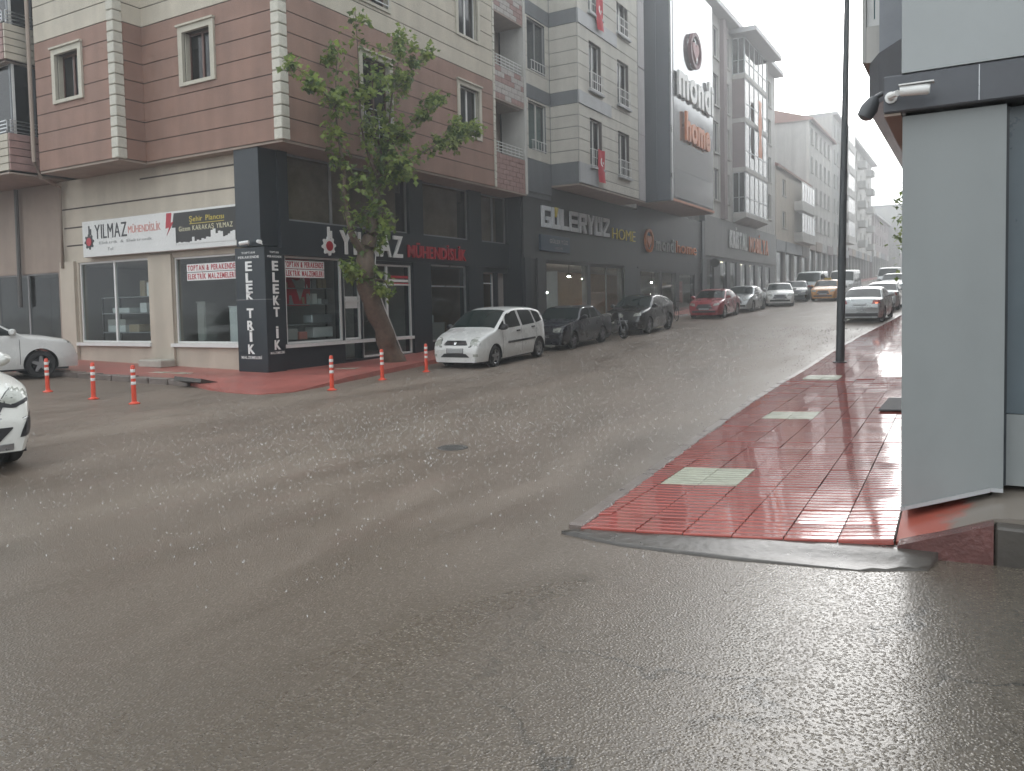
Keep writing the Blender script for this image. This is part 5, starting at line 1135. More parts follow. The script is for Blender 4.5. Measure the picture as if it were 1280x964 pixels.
def make_car(label, cat, c, col, wb, fo, wr, wd=.19, rimm=None, glassm=None, windows=(), ws=None, rs=None, front=(), rear=(), extras=None, handles=(), mould=None, mirror=None, name='parked_car', group=None, arch=True, cladding=False):
    r_ = bpy.data.objects.new(name, None); COL.objects.link(r_); ABS[r_.name] = Vector((0, 0, 0)); tag(r_, label, cat, group)
    body = c.body().build('body', col, r_, True, True, fixn=True)
    xf = c.L/2-fo; xr = xf-wb
    if arch:
        cut = MB()
        for x in (xf, xr): cut.lathe([(0, -2), (wr+.05, -2), (wr+.05, 2), (0, 2)], (x, 0, wr+.01), axis='y', sides=28)
        cut.f = cut.f; co = cut.build('cutter', M['plastic'], None, False, True, fixn=True)
        bm = bmesh.new(); bm.from_mesh(co.data); bmesh.ops.remove_doubles(bm, verts=bm.verts, dist=1e-5); bmesh.ops.recalc_face_normals(bm, faces=bm.faces); bm.to_mesh(co.data); bm.free()
        md = body.modifiers.new('arch', 'BOOLEAN'); md.object = co; md.operation = 'DIFFERENCE'; md.solver = 'EXACT'
        bpy.context.view_layer.update(); ev = body.evaluated_get(bpy.context.evaluated_depsgraph_get()); me = bpy.data.meshes.new_from_object(ev)
        body.modifiers.clear(); body.data = me; me.materials.clear(); me.materials.append(col); me.polygons.foreach_set('material_index', [0]*len(me.polygons))
        me.shade_smooth(); me.set_sharp_from_angle(angle=R(40)); bpy.data.objects.remove(co)
    for x in (xf, xr):
        for sg in (1, -1):
            y = sg*(c.W/2-.02-wd/2); wheel(r_, x, y, wr, wd, rimm or M['alloy'])
            m = MB(); N_ = 18; rr = wr+.046
            for k in range(N_+1):
                a = -.25+(math.pi+.5)*k/N_; m.v += [(x+rr*math.cos(a), sg*(c.side(x, .5)-.012), wr+.01+rr*math.sin(a)), (x+rr*math.cos(a), sg*(c.W/2-.5), wr+.01+rr*math.sin(a))]
            for k in range(N_): m.f.append((2*k, 2*k+2, 2*k+3, 2*k+1)); m.mi.append(0)
            m.build('wheel_arch_liner', M['plastic'], r_, True, True)
            if cladding:
                m = MB()
                for k in range(N_+1):
                    a = -.2+(math.pi+.4)*k/N_
                    for q in (wr+.045, wr+.12): X_ = x+q*math.cos(a); Z_ = max(c.z0, wr+.01+q*math.sin(a)); m.v.append((X_, sg*(c.side(X_, Z_)+.012), Z_))
                for k in range(N_): m.f.append((2*k, 2*k+2, 2*k+3, 2*k+1)); m.mi.append(0)
                m.build('arch_cladding', M['plastic'], r_, True, True)
    g = glassm or M['carglass']
    for w_ in windows: side_patch(r_, c, w_, g, 'side_window')
    if ws: screen(r_, c, ws[0], ws[1], ws[2] if len(ws) > 2 else .88, M['carglass_light'], 'windscreen')
    if rs: screen(r_, c, rs[0], rs[1], rs[2] if len(rs) > 2 else .85, g, 'rear_window')
    for nm, poly, mt in front: end_patch(r_, c, poly, mt, nm, 1, mirror=min(p[0] for p in poly) > 0)
    for nm, poly, mt in rear: end_patch(r_, c, poly, mt, nm, -1, mirror=min(p[0] for p in poly) > 0)
    for x, z in handles:
        for sg in (1, -1): m = MB(); y = c.side(x, z); m.box(x-.09, x+.09, sg*(y-.01), sg*(y+.03), z-.02, z+.02); m.build('door_handle', M['plastic'] if mould else col, r_, False, True)
    if mould: side_patch(r_, c, mould, M['plastic'], 'side_moulding', .014)
    if mirror:
        x, z = mirror
        for sg in (1, -1):
            y = c.side(x, z); m = MB(); m.tube([(x+.05, sg*(y-.03), z), (x+.04, sg*(y+.05), z+.03), (x+.02, sg*(y+.13), z+.06), (x, sg*(y+.21), z+.06)], [.03, .07, .09, .05], 10); m.build('wing_mirror', M['plastic'] if mould else col, r_, True, True)
    m = MB(); zz = c.z0+.02; m.box(-c.L/2+.25, c.L/2-.25, -c.W/2+.12, c.W/2-.12, c.z0-.05, c.z0+.03); m.build('underbody', M['plastic'], r_, False, True)
    # door and bonnet shut lines
    for x in (extras or []):
        poly = [(x-.006, c.z0+.12), (x+.006, c.z0+.12), (x+.006, c.belt(x)-.0), (x-.006, c.belt(x)-.0)]; side_patch(r_, c, poly, M['black'], 'shut_line', .004, 1)
    return r_
def place(o, x, y, heading, pitch=0.0):
    o.rotation_mode = 'XYZ'; o.location = (x, y, zr(x, y)+.004); ABS[o.name] = Vector(o.location)
    # heading measured from +X; pitch follows the slope of the street
    slope = .039*(1 if y > 19 else max(0, min(1, (y-16)/3.5))); dirv = math.sin(heading)
    o.rotation_euler = Matrix.Rotation(heading, 4, 'Z').__matmul__(Matrix.Rotation(-math.atan(slope*dirv), 4, 'Y')).to_euler()
def clone(o, label, group=None, col=None):
    c = o.copy(); COL.objects.link(c); c['label'] = label
    for ch in list(o.children):
        k = ch.copy(); COL.objects.link(k); k.parent = c
        if col and ch.name.startswith('body'): k.data = k.data.copy(); k.data.materials[0] = col
        for g in ch.children: q = g.copy(); COL.objects.link(q); q.parent = k
    return c
HD = -math.pi/2          # facing the camera end of the street
G_P = 'cars parked along the left kerb'
rect = lambda a, b, c, d: [(a, c), (b, c), (b, d), (a, d)]

# white compact people carrier
cm = Car(4.04, 1.69, 1.60, [(-2.02, .55), (-2.0, .78), (-1.97, 1.02), (-1.86, 1.30), (-1.70, 1.47), (-1.3, 1.555), (-.6, 1.60), (-.1, 1.60), (.35, 1.53), (1.12, 1.075), (1.45, 1.0), (1.78, .88), (1.93, .78), (2.0, .66), (2.02, .5)], [(-2, 1.04), (0, .99), (1.2, .93), (2, .7)], roofw=.76)
meriva = make_car('white compact people carrier with dark windscreen parked by the orange posts', 'car', cm, paint('white', (.66, .66, .64)), 2.63, .80, .30, windows=[[(1.0, 1.03), (.62, 1.03), (.62, 1.30), (.70, 1.27)], [(.56, 1.03), (-.28, 1.045), (-.25, 1.50), (.20, 1.48), (.5, 1.37)], [(-.36, 1.045), (-1.18, 1.07), (-1.08, 1.46), (-.33, 1.50)], [(-1.26, 1.075), (-1.74, 1.12), (-1.55, 1.38), (-1.16, 1.46)]],
    ws=(.28, 1.08, .90), rs=(-1.97, -1.72, .8),
    front=[('headlight', [(.44, .63), (.74, .66), (.76, .86), (.55, .87), (.48, .80)], M['lens']), ('grille', [(-.40, .66), (.40, .66), (.36, .79), (-.36, .79)], M['plastic']), ('grille_bar', rect(-.36, .36, .72, .735), M['chrome']), ('air_intake', [(-.46, .34), (.46, .34), (.42, .44), (-.42, .44)], M['plastic']), ('number_plate', rect(-.26, .26, .46, .57), M['plate']), ('plate_frame', rect(-.28, .28, .445, .46), M['plastic']), ('fog_lamp', [(.58, .36), (.70, .36), (.70, .43), (.58, .43)], M['lens'])],
    rear=[('tail_lamp', rect(.55, .75, .85, 1.25), M['taillens']), ('number_plate', rect(-.26, .26, .75, .86), M['plate'])], handles=((-.12, .92), (-1.05, .97)), mould=[(.55, .60), (-1.15, .60), (-1.15, .66), (.55, .66)], mirror=(.80, 1.03), extras=(.80, -.32, -1.25), group=G_P)
poly = [( .05*math.cos(k*math.pi/8), .725+.05*math.sin(k*math.pi/8)) for k in range(16)]
end_patch(meriva, cm, poly, M['chrome'], 'emblem', 1, .018, False, 6)
pf = onG(616, 459); pr = onG(676, 447)
place(meriva, -12.33, 19.95, HD+.02)

# old boxy dark saloon
cs = Car(4.20, 1.62, 1.40, [(-2.1, .55), (-2.07, .82), (-1.95, .93), (-1.25, .98), (-.72, 1.36), (-.3, 1.40), (.15, 1.39), (.42, 1.34), (.86, .97), (1.3, .93), (1.85, .86), (2.03, .82), (2.08, .7), (2.1, .5)], [(-2.1, .93), (0, .92), (2.1, .84)], roofw=.80, front_in=.07, rear_in=.07, capr=.07, z0=.22, p=4)
navy = paint('navy', (.020, .022, .030))
tofas = make_car('old boxy dark blue saloon with chrome-edged windows parked behind the white carrier', 'car', cs, navy, 2.42, .83, .29, windows=[[(.66, .965), (-.10, .965), (-.10, 1.31), (.33, 1.30)], [(-.16, .965), (-.86, .97), (-.62, 1.28), (-.16, 1.31)]], ws=(.42, .84, .90), rs=(-1.22, -.74, .86), rimm=M['hubcap'],
    front=[('headlight', rect(.40, .72, .62, .76), M['lens']), ('grille', rect(-.38, .38, .62, .76), M['plastic']), ('bumper', rect(-.78, .78, .42, .54), M['plastic']), ('number_plate', rect(-.26, .26, .44, .53), M['plate'])], rear=[('tail_lamp', rect(.42, .74, .66, .84), M['taillens'])], handles=((.0, .84), (-.75, .84)), mould=[(1.1, .50), (-1.2, .50), (-1.2, .535), (1.1, .535)], mirror=(.58, .98), extras=(.72, -.13, -.9), group=G_P)
side_patch(tofas, cs, [(.72, .945), (-.92, .95), (-.92, .968), (.72, .963)], M['chrome'], 'window_trim', .012); side_patch(tofas, cs, [(.34, 1.325), (-.6, 1.325), (-.6, 1.34), (.34, 1.34)], M['chrome'], 'window_trim', .012)
place(tofas, -12.45, 25.35, HD+.01)

# black coupe-like crossover
cj = Car(4.25, 1.77, 1.55, [(-2.12, .6), (-2.1, .95), (-1.95, 1.15), (-1.4, 1.42), (-.7, 1.54), (-.2, 1.55), (.25, 1.49), (1.0, 1.08), (1.5, 1.02), (1.9, .92), (2.05, .8), (2.12, .55)], [(-2.1, 1.12), (0, 1.0), (2.1, .85)], roofw=.70, z0=.24)
juke = make_car('glossy black crossover with sloping tail parked behind the motorcycle', 'car', cj, paint('black', (.012, .012, .014)), 2.55, .85, .34, windows=[[(.85, 1.06), (-.15, 1.08), (-.15, 1.42), (.25, 1.38)], [(-.22, 1.08), (-1.2, 1.15), (-.95, 1.36), (-.22, 1.42)]], ws=(.22, .96, .9), rs=(-1.9, -1.1, .8), rimm=M['hubcap'],
    front=[('headlight', [(.45, .74), (.76, .78), (.74, .90), (.50, .86)], M['lens']), ('grille', [(-.42, .5), (.42, .5), (.36, .78), (-.36, .78)], M['plastic']), ('number_plate', rect(-.26, .26, .50, .60), M['plate'])], rear=[('tail_lamp', rect(.55, .78, .9, 1.1), M['taillens'])], handles=((-.1, .96), (-1.0, 1.0)), mirror=(.70, 1.05), extras=(.9, -.18, -1.2), group=G_P, cladding=True)
place(juke, -12.25, 31.7, HD+.02)

# saloon family
ck = Car(4.45, 1.76, 1.46, [(-2.22, .55), (-2.2, .88), (-2.1, 1.0), (-1.55, 1.04), (-.85, 1.38), (-.35, 1.46), (.1, 1.46), (.4, 1.40), (1.15, 1.0), (1.6, .95), (2.0, .82), (2.15, .7), (2.22, .5)], [(-2.2, 1.0), (0, .95), (2.2, .8)], roofw=.72)
WS = [[(.95, 1.0), (-.1, 1.0), (-.1, 1.35), (.35, 1.32)], [(-.17, 1.0), (-1.15, 1.03), (-.85, 1.29), (-.17, 1.35)]]
def saloon(label, col, grp, on=False, tail=False, gl=None, nm='parked_car', taxi=False):
    fr = [('headlight', [(.45, .64), (.78, .70), (.76, .82), (.48, .76)], M['headon'] if on else M['lens']), ('grille', [(-.44, .50), (.44, .50), (.38, .74), (-.38, .74)], M['plastic']), ('grille_bar', rect(-.40, .40, .61, .63), M['chrome']), ('air_intake', rect(-.6, .6, .32, .42), M['plastic']), ('number_plate', rect(-.26, .26, .46, .57), M['plate'])]
    re = [('tail_lamp', [(.48, .78), (.82, .80), (.80, .96), (.50, .93)], M['taillens']), ('number_plate', rect(-.26, .26, .70, .81), mat('dim_plate', (.35, .36, .36), .5)), ('bumper_insert', rect(-.72, .72, .26, .40), M['plastic']), ('boot_line', rect(-.6, .6, .62, .63), M['black'])]
    if tail: re.append(('lit_lamp', rect(.56, .72, .80, .85), M['tailon']))
    return make_car(label, 'taxi' if taxi else 'car', ck, col, 2.62, .88, .315, windows=WS, ws=(.42, 1.12, .9), rs=(-1.52, -.86, .86), front=fr, rear=re, handles=((0, .9), (-.95, .92)), mirror=(.82, 1.0), extras=(.9, -.14, -1.1), group=grp, glassm=gl, name=nm)
red = saloon('red saloon parked beyond the black crossover', paint('red', (.30, .018, .030)), G_P); place(red, -11.98, 41.9, HD+.02)
s1 = saloon('silver saloon parked directly behind the red one', paint('silver', (.46, .48, .48), .4), G_P); place(s1, -11.9, 47.7, HD)
s2 = clone(s1, 'white saloon with dark grille parked with its nose out past the silver one', G_P, paint('white', (.66, .66, .64))); place(s2, -11.2, 54.0, HD+.22)
s3 = clone(red, 'dark grey car parked between the white saloon and the van', G_P, paint('darkgrey', (.05, .055, .06))); place(s3, -11.3, 60.2, HD+.12)
taxi = saloon('orange-yellow taxi on the road beside the white van', paint('taxi', (.62, .26, .03)), None, nm='taxi', taxi=True); place(taxi, -9.2, 60.6, HD)
m = MB(); m.box(-.1, .1, -.22, .22, 1.47, 1.58); m.build('roof_sign', M['yellowtxt'], taxi, False, True)
sv = saloon('silver saloon with one red tail lamp lit beside the lamp post', paint('silver', (.46, .48, .48), .4), None, tail=True); place(sv, -4.2, 38.5, -HD-.03)
for ch in [c for c in sv.children if c.name.startswith('lit_lamp')]:
    if ch.data.vertices[0].co.y > 0: bpy.data.objects.remove(ch)
s5 = clone(s1, 'pale car parked ahead of the silver saloon at the right kerb', None, paint('pale', (.42, .44, .44), .3)); place(s5, -4.35, 47.5, -HD)
# van, box-like
cv = Car(5.0, 1.92, 2.05, [(-2.5, .6), (-2.48, 1.6), (-2.4, 1.95), (-2.2, 2.04), (.9, 2.05), (1.2, 1.96), (1.85, 1.25), (2.2, 1.08), (2.42, .9), (2.5, .5)], [(-2.5, 1.12), (2.5, 1.0)], roofw=.86, front_in=.12, rear_in=.05, z0=.25)
def van(label, col, grp, on=False, nm='van'):
    return make_car(label, 'van', cv, col, 3.0, .95, .34, windows=[[(1.55, 1.15), (.55, 1.15), (.55, 1.75), (1.15, 1.75)], [(.45, 1.15), (-.75, 1.15), (-.75, 1.75), (.45, 1.75)], [(-.85, 1.15), (-2.2, 1.15), (-2.2, 1.75), (-.85, 1.75)]], ws=(1.22, 1.83, .92), rear=[('rear_window', rect(-.7, .7, 1.2, 1.75), M['carglass']), ('tail_lamp', rect(.75, .88, .9, 1.3), M['taillens'])],
        front=[('headlight', [(.55, .78), (.84, .8), (.84, 1.0), (.6, .96)], M['headon'] if on else M['lens']), ('grille', rect(-.5, .5, .72, .88), M['plastic']), ('number_plate', rect(-.26, .26, .5, .6), M['plate'])], handles=((.6, 1.0),), mirror=(1.4, 1.2), extras=(1.5, .5, -.8), group=grp, name=nm)
v1 = van('white van standing behind the orange-yellow taxi', paint('white', (.66, .66, .64)), None); place(v1, -9.0, 67.5, HD)
v2 = van('grey-green van parked between the dark car and the white van', paint('greygreen', (.22, .26, .25)), None); place(v2, -11.2, 66.0, HD)
v3 = clone(v1, 'pale van far up the street behind the oncoming car', None, paint('pale', (.42, .44, .44), .3)); place(v3, -7.2, 84.0, HD)
# oncoming SUV with headlights
cu = Car(4.45, 1.84, 1.64, [(-2.22, .6), (-2.2, 1.1), (-2.1, 1.35), (-1.85, 1.58), (-1.3, 1.63), (-.2, 1.64), (.2, 1.60), (.95, 1.15), (1.5, 1.08), (1.98, .98), (2.14, .85), (2.22, .55)], [(-2.2, 1.12), (0, 1.06), (2.2, .92)], roofw=.76, z0=.25, p=3.0)
WU = [[(.8, 1.12), (-.12, 1.12), (-.12, 1.5), (.22, 1.5)], [(-.2, 1.12), (-1.15, 1.15), (-1.05, 1.5), (-.2, 1.5)], [(-1.25, 1.16), (-1.85, 1.22), (-1.6, 1.46), (-1.15, 1.5)]]
def suv(label, col, grp, on=False, nm='parked_car', fancy=False, rails=False, clad=False):
    fr = [('headlight', [(.50, .86), (.86, .88), (.84, 1.0), (.70, 1.02), (.58, .96)], M['headon'] if on else M['lens']), ('number_plate', rect(-.26, .26, .5, .6), M['plate'])]
    if fancy:
        fr = [('headlight', [(.50, .80), (.62, .76), (.885, .86), (.88, 1.03), (.78, 1.0), (.60, .90)], M['lens']), ('headlight_bezel', [(.52, .74), (.64, .72), (.88, .82), (.88, .86), (.62, .76), (.52, .79)], M['plastic']), ('daytime_light', [(.62, .93), (.80, 1.01), (.86, 1.05), (.80, 1.04), (.62, .965)], M['whitetxt']), ('grille', [(-.50, .58), (.50, .58), (.56, .80), (.48, .88), (-.48, .88), (-.56, .80)], M['plastic']), ('air_intake', [(-.55, .36), (.55, .36), (.60, .52), (-.60, .52)], M['plastic']), ('fog_lamp_vent', [(.66, .40), (.86, .42), (.87, .68), (.80, .66), (.70, .52)], M['plastic']), ('fog_trim', [(.70, .595), (.865, .63), (.865, .645), (.70, .61)], M['chrome']), ('skid_plate', [(-.7, .27), (.7, .27), (.78, .34), (-.78, .34)], M['alloy']), ('number_plate', rect(-.26, .26, .42, .53), M['plate'])]
        for k in range(5):
            fr.append(('grille_bar', rect(-.5, .5, .61+k*.053, .625+k*.053), M['chrome']))
    else: fr += [('grille', [(-.46, .66), (.46, .66), (.42, .9), (-.42, .9)], M['plastic']), ('air_intake', rect(-.6, .6, .36, .47), M['plastic'])]
    o = make_car(label, 'car', cu, col, 2.67, .90, .35, windows=WU, ws=(.2, .92, .9), rs=(-2.1, -1.86, .8), front=fr, rear=[('tail_lamp', rect(.6, .85, .9, 1.15), M['taillens'])], handles=((.0, .98), (-1.0, 1.02)), mirror=(.68, 1.14), extras=(.86, -.16, -1.2), group=grp, name=nm, cladding=clad)
    if rails:
        for sg in (1, -1): m = MB(); m.tube([(.2, sg*.58, 1.60), (.1, sg*.60, 1.67), (-1.2, sg*.60, 1.67), (-1.4, sg*.58, 1.62)], .018, 6); m.build('roof_rail', M['plastic'], o, True, True)
    return o
u1 = suv('grey oncoming car with both headlights lit far up the street', paint('bluegrey', (.26, .28, .30)), None, on=True, nm='oncoming_car'); place(u1, -5.6, 69.0, HD)
u2 = clone(u1, 'faint pale oncoming car farthest up the street', None, paint('pale', (.42, .44, .44), .3)); place(u2, -5.0, 92, HD)
# white estate on the side street and white SUV nosing in from the left
lw = suv('white car with black roof rails parked on the side street by the shop', paint('white', (.66, .66, .64)), None, rails=True); place(lw, -22.15, 10.6, R(72)); 
sf = suv('white SUV with slim headlight and black fog vent entering from the side street', paint('pearl', (.68, .68, .64)), None, nm='moving_car', fancy=True, clad=True); place(sf, -11.42, 4.52, R(-10))

# motorcycle between the dark saloon and the crossover
def motorbike(label, x, y, hd):
    o = bpy.data.objects.new('motorcycle', None); COL.objects.link(o); ABS[o.name] = Vector((0, 0, 0)); tag(o, label, 'motorcycle')
    for xx, nm in ((.62, 'wheel'), (-.62, 'wheel')):
        m = MB(); m.lathe([(.22, -.04), (.27, -.055), (.295, -.02), (.295, .02), (.27, .055), (.22, .04), (.22, -.04)], (xx, 0, .295), axis='y', sides=22); w_ = m.build('wheel', M['rubber'], o, True, True)
        m = MB(); m.lathe([(0, .03), (.06, .03), (.06, -.03), (0, -.03)], (xx, 0, .295), axis='y', sides=10)
        for k in range(5): a = k*2*math.pi/5; m.tube([(xx, 0, .295), (xx+.225*math.cos(a), 0, .295+.225*math.sin(a))], .014, 5)
        m.build('rim', M['alloy'], w_, False, True)
    m = MB()
    for sg in (1, -1): m.tube([(.62, sg*.07, .295), (.42, sg*.07, .80), (.36, sg*.06, .95)], .022, 7)
    m.build('fork', M['hubcap'], o, True, True)
    m = MB(); m.tube([(.36, -.36, 1.02), (.38, -.2, 1.03), (.37, 0, .98), (.38, .2, 1.03), (.36, .36, 1.02)], .018, 7); m.build('handlebar', M['black'], o, True, True)
    for sg in (1, -1): m = MB(); m.tube([(.36, sg*.24, 1.03), (.33, sg*.30, 1.2)], .008, 5); m.lathe([(0, -.01), (.06, -.01), (.06, .01), (0, .01)], (.33, sg*.32, 1.24), axis='x', sides=12); m.build('mirror', M['black'], o, False, True)
    m = MB(); m.tube([(.36, 0, .86), (.2, 0, .88), (.0, 0, .84), (-.12, 0, .76)], [.07, .14, .15, .09], 12); m.build('fuel_tank', M['black'], o, True, True)
    m = MB(); m.tube([(-.05, 0, .76), (-.3, 0, .76), (-.6, 0, .82), (-.82, 0, .86)], [.10, .12, .10, .05], 10); m.build('seat', M['plastic'], o, True, True)
    m = MB(); m.tube([(.28, 0, .42), (.0, 0, .36), (-.15, 0, .5), (.1, 0, .6)], [.12, .17, .15, .1], 10); m.build('engine', M['alloy'], o, True, True)
    m = MB(); m.tube([(.36, 0, .9), (.2, 0, .6), (.1, 0, .3), (-.62, 0, .3), (-.35, 0, .7), (.3, 0, .8)], .022, 6); m.tube([(.15, .1, .25), (-.3, .14, .24), (-.8, .15, .36)], [.025, .035, .045], 8); m.build('frame', M['black'], o, True, True)
    m = MB(); m.lathe([(0, .10), (.06, .10), (.085, .02), (.085, 0), (0, 0)], (.40, 0, .86), axis='x', sides=14); m.build('headlight', M['lens'], o, True, True)
    m = MB(); m.tube([(.30, 0, .58), (.5, 0, .63), (.66, 0, .62), (.84, 0, .52)], [.02, .05, .055, .03], 8); m.build('mudguard', M['black'], o, True, True)
    place(o, x, y, hd); o.location.z += 0
    return o
pm = onG(762, 425); motorbike('black motorcycle parked between the dark saloon and the black crossover', -12.0, 28.35, R(-35))
# bicycle by the kerb near the red car
o = bpy.data.objects.new('bicycle', None); COL.objects.link(o); ABS[o.name] = Vector((0, 0, 0)); tag(o, 'dark bicycle standing at the kerb beside the red saloon', 'bicycle')
for xx in (.52, -.52):
    m = MB(); m.lathe([(.31, -.02), (.34, 0), (.31, .02), (.30, 0), (.31, -.02)], (xx, 0, .34), axis='y', sides=22); w_ = m.build('wheel', M['rubber'], o, True, True); m = MB()
    for k in range(8): a = k*math.pi/4; m.tube([(xx, 0, .34), (xx+.3*math.cos(a), 0, .34+.3*math.sin(a))], .004, 4)
    m.build('spokes', M['steel'], w_, False, True)
m = MB(); m.tube([(-.52, 0, .34), (-.1, 0, .3), (.38, 0, .78), (-.2, 0, .8), (-.1, 0, .3)], .018, 6); m.tube([(-.52, 0, .34), (-.2, 0, .8)], .014, 6); m.tube([(.52, 0, .34), (.36, 0, .95)], .018, 6); m.build('frame', M['black'], o, True, True)
m = MB(); m.tube([(.34, -.28, .98), (.38, 0, .97), (.34, .28, .98)], .014, 6); m.build('handlebar', M['black'], o, True, True); m = MB(); m.tube([(-.36, 0, .92), (-.12, 0, .92)], [.07, .03], 8); m.build('saddle', M['black'], o, True, True); m = MB(); m.tube([(-.2, 0, .8), (-.22, 0, .9)], .014, 6); m.build('seat_post', M['steel'], o, True, True)
place(o, -13.2, 38.6, R(-50))

# ------------------------------------------------------------------ bollards
def bollard(x, y, label, lean):
    z = zr(x, y); t = thing('bollard', label, 'bollard', (x, y, z), 'orange posts round the corner'); t.rotation_euler = (lean, lean*.6, 0)
    m = MB(); m.lathe([(.0, .0), (.10, .0), (.105, .015), (.07, .03), (.045, .05), (.042, .60), (.040, .72), (.03, .745), (.0, .75)], sides=16); m.build('post', M['bollard'], t, True, True)
    for za in (.40, .52, .64): m = MB(); m.lathe([(.0435, za-.03), (.0445, za-.028), (.0445, za+.028), (.0435, za+.03)], sides=16); m.build('reflective_band', M['reflect'], t, True, True)
for (px, py, lb, ln) in ((60, 490, 'orange flexible post beside the front wheel of the white car', .02), (117, 499, 'orange flexible post between the white car and the broken slab', -.015), (168, 505, 'orange flexible post in front of the broken slab', .01), (415, 488, 'orange flexible post at the pavement corner by the dark shop wall', -.01), (478, 475, 'orange flexible post just in front of the leaning tree', .015), (533, 465, 'orange flexible post at the nose of the white people carrier', .02)):
    p = onG(px, py); bollard(p.x, p.y, lb, ln)

# ------------------------------------------------------------------ trees
def leaf_material():
    m, n, b = nodes_for('tree_leaf'); oi = n.nodes.new('ShaderNodeNewGeometry'); nz = n.nodes.new('ShaderNodeTexNoise'); nz.inputs['Scale'].default_value = 3.1; n.links.new(oi.outputs['Position'], nz.inputs['Vector'])
    cr = n.nodes.new('ShaderNodeValToRGB'); e = cr.color_ramp.elements; e[0].position = .32; e[0].color = (.085, .15, .04, 1); e[1].position = .68; e[1].color = (.32, .41, .10, 1)
    ad = n.nodes.new('ShaderNodeMath'); ad.operation = 'MULTIPLY_ADD'; n.links.new(oi.outputs['Random Per Island'], ad.inputs[0]); ad.inputs[1].default_value = .35; sb = n.nodes.new('ShaderNodeMath'); sb.operation = 'SUBTRACT'; n.links.new(nz.outputs['Fac'], sb.inputs[0]); sb.inputs[1].default_value = .17; n.links.new(sb.outputs[0], ad.inputs[2]); n.links.new(ad.outputs[0], cr.inputs[0])
    n.links.new(cr.outputs[0], b.inputs['Base Color']); b.inputs['Roughness'].default_value = .42; b.inputs['Subsurface Weight'].default_value = .0
    tl = n.nodes.new('ShaderNodeBsdfTranslucent'); n.links.new(cr.outputs[0], tl.inputs[0]); mx = n.nodes.new('ShaderNodeMixShader'); mx.inputs[0].default_value = .45
    out = n.nodes['Material Output']; n.links.new(b.outputs[0], mx.inputs[1]); n.links.new(tl.outputs[0], mx.inputs[2]); n.links.new(mx.outputs[0], out.inputs[0]); return m
M['leaf'] = leaf_material()
LEAF = [(0, 0, 0), (-.22, .28, .03), (-.55, .42, .0), (-.30, .58, .05), (-.20, .80, .02), (0, 1.1, -.06), (.20, .80, .02), (.30, .58, .05), (.55, .42, .0), (.22, .28, .03), (0, .5, -.02)]
LF = [(0, 10, 1), (1, 10, 3, 2), (3, 10, 5, 4), (5, 10, 7, 6), (7, 10, 9, 8), (9, 10, 0)]
def add_leaf(m, p, s):
    q = Matrix.Rotation(random.uniform(0, 6.28), 3, 'Z') @ Matrix.Rotation(R(random.gauss(-25, 40)), 3, 'X') @ Matrix.Rotation(R(random.gauss(0, 30)), 3, 'Y')
    m.add([Vector(p)+(q @ (Vector(v)*s)) for v in LEAF], LF)
def catmull(pts, n=5):
    out = []
    P = [pts[0]]+list(pts)+[pts[-1]]
    for i in range(1, len(P)-2):
        for k in range(n):
            t = k/n; out.append(tuple(.5*((2*P[i][j])+(-P[i-1][j]+P[i+1][j])*t+(2*P[i-1][j]-5*P[i][j]+4*P[i+1][j]-P[i+2][j])*t*t+(-P[i-1][j]+3*P[i][j]-3*P[i+1][j]+P[i+2][j])*t**3) for j in range(4)))
    out.append(tuple(pts[-1])); return out
def T(px, py, X, r): p = onX(px, py, X); return (p.x, p.y, p.z, r)
tr = thing('street_tree', 'pruned street tree with thick leaning trunk and leafy upright shoots', 'tree', onG(490, 452, .1))
trunk = [T(493, 456, -14.75, .34), T(487, 436, -14.72, .29), T(476, 405, -14.68, .265), T(464, 375, -14.65, .265), T(456, 345, -14.6, .27), T(458, 318, -14.58, .23), T(463, 292, -14.55, .19), T(468, 268, -14.5, .155)]
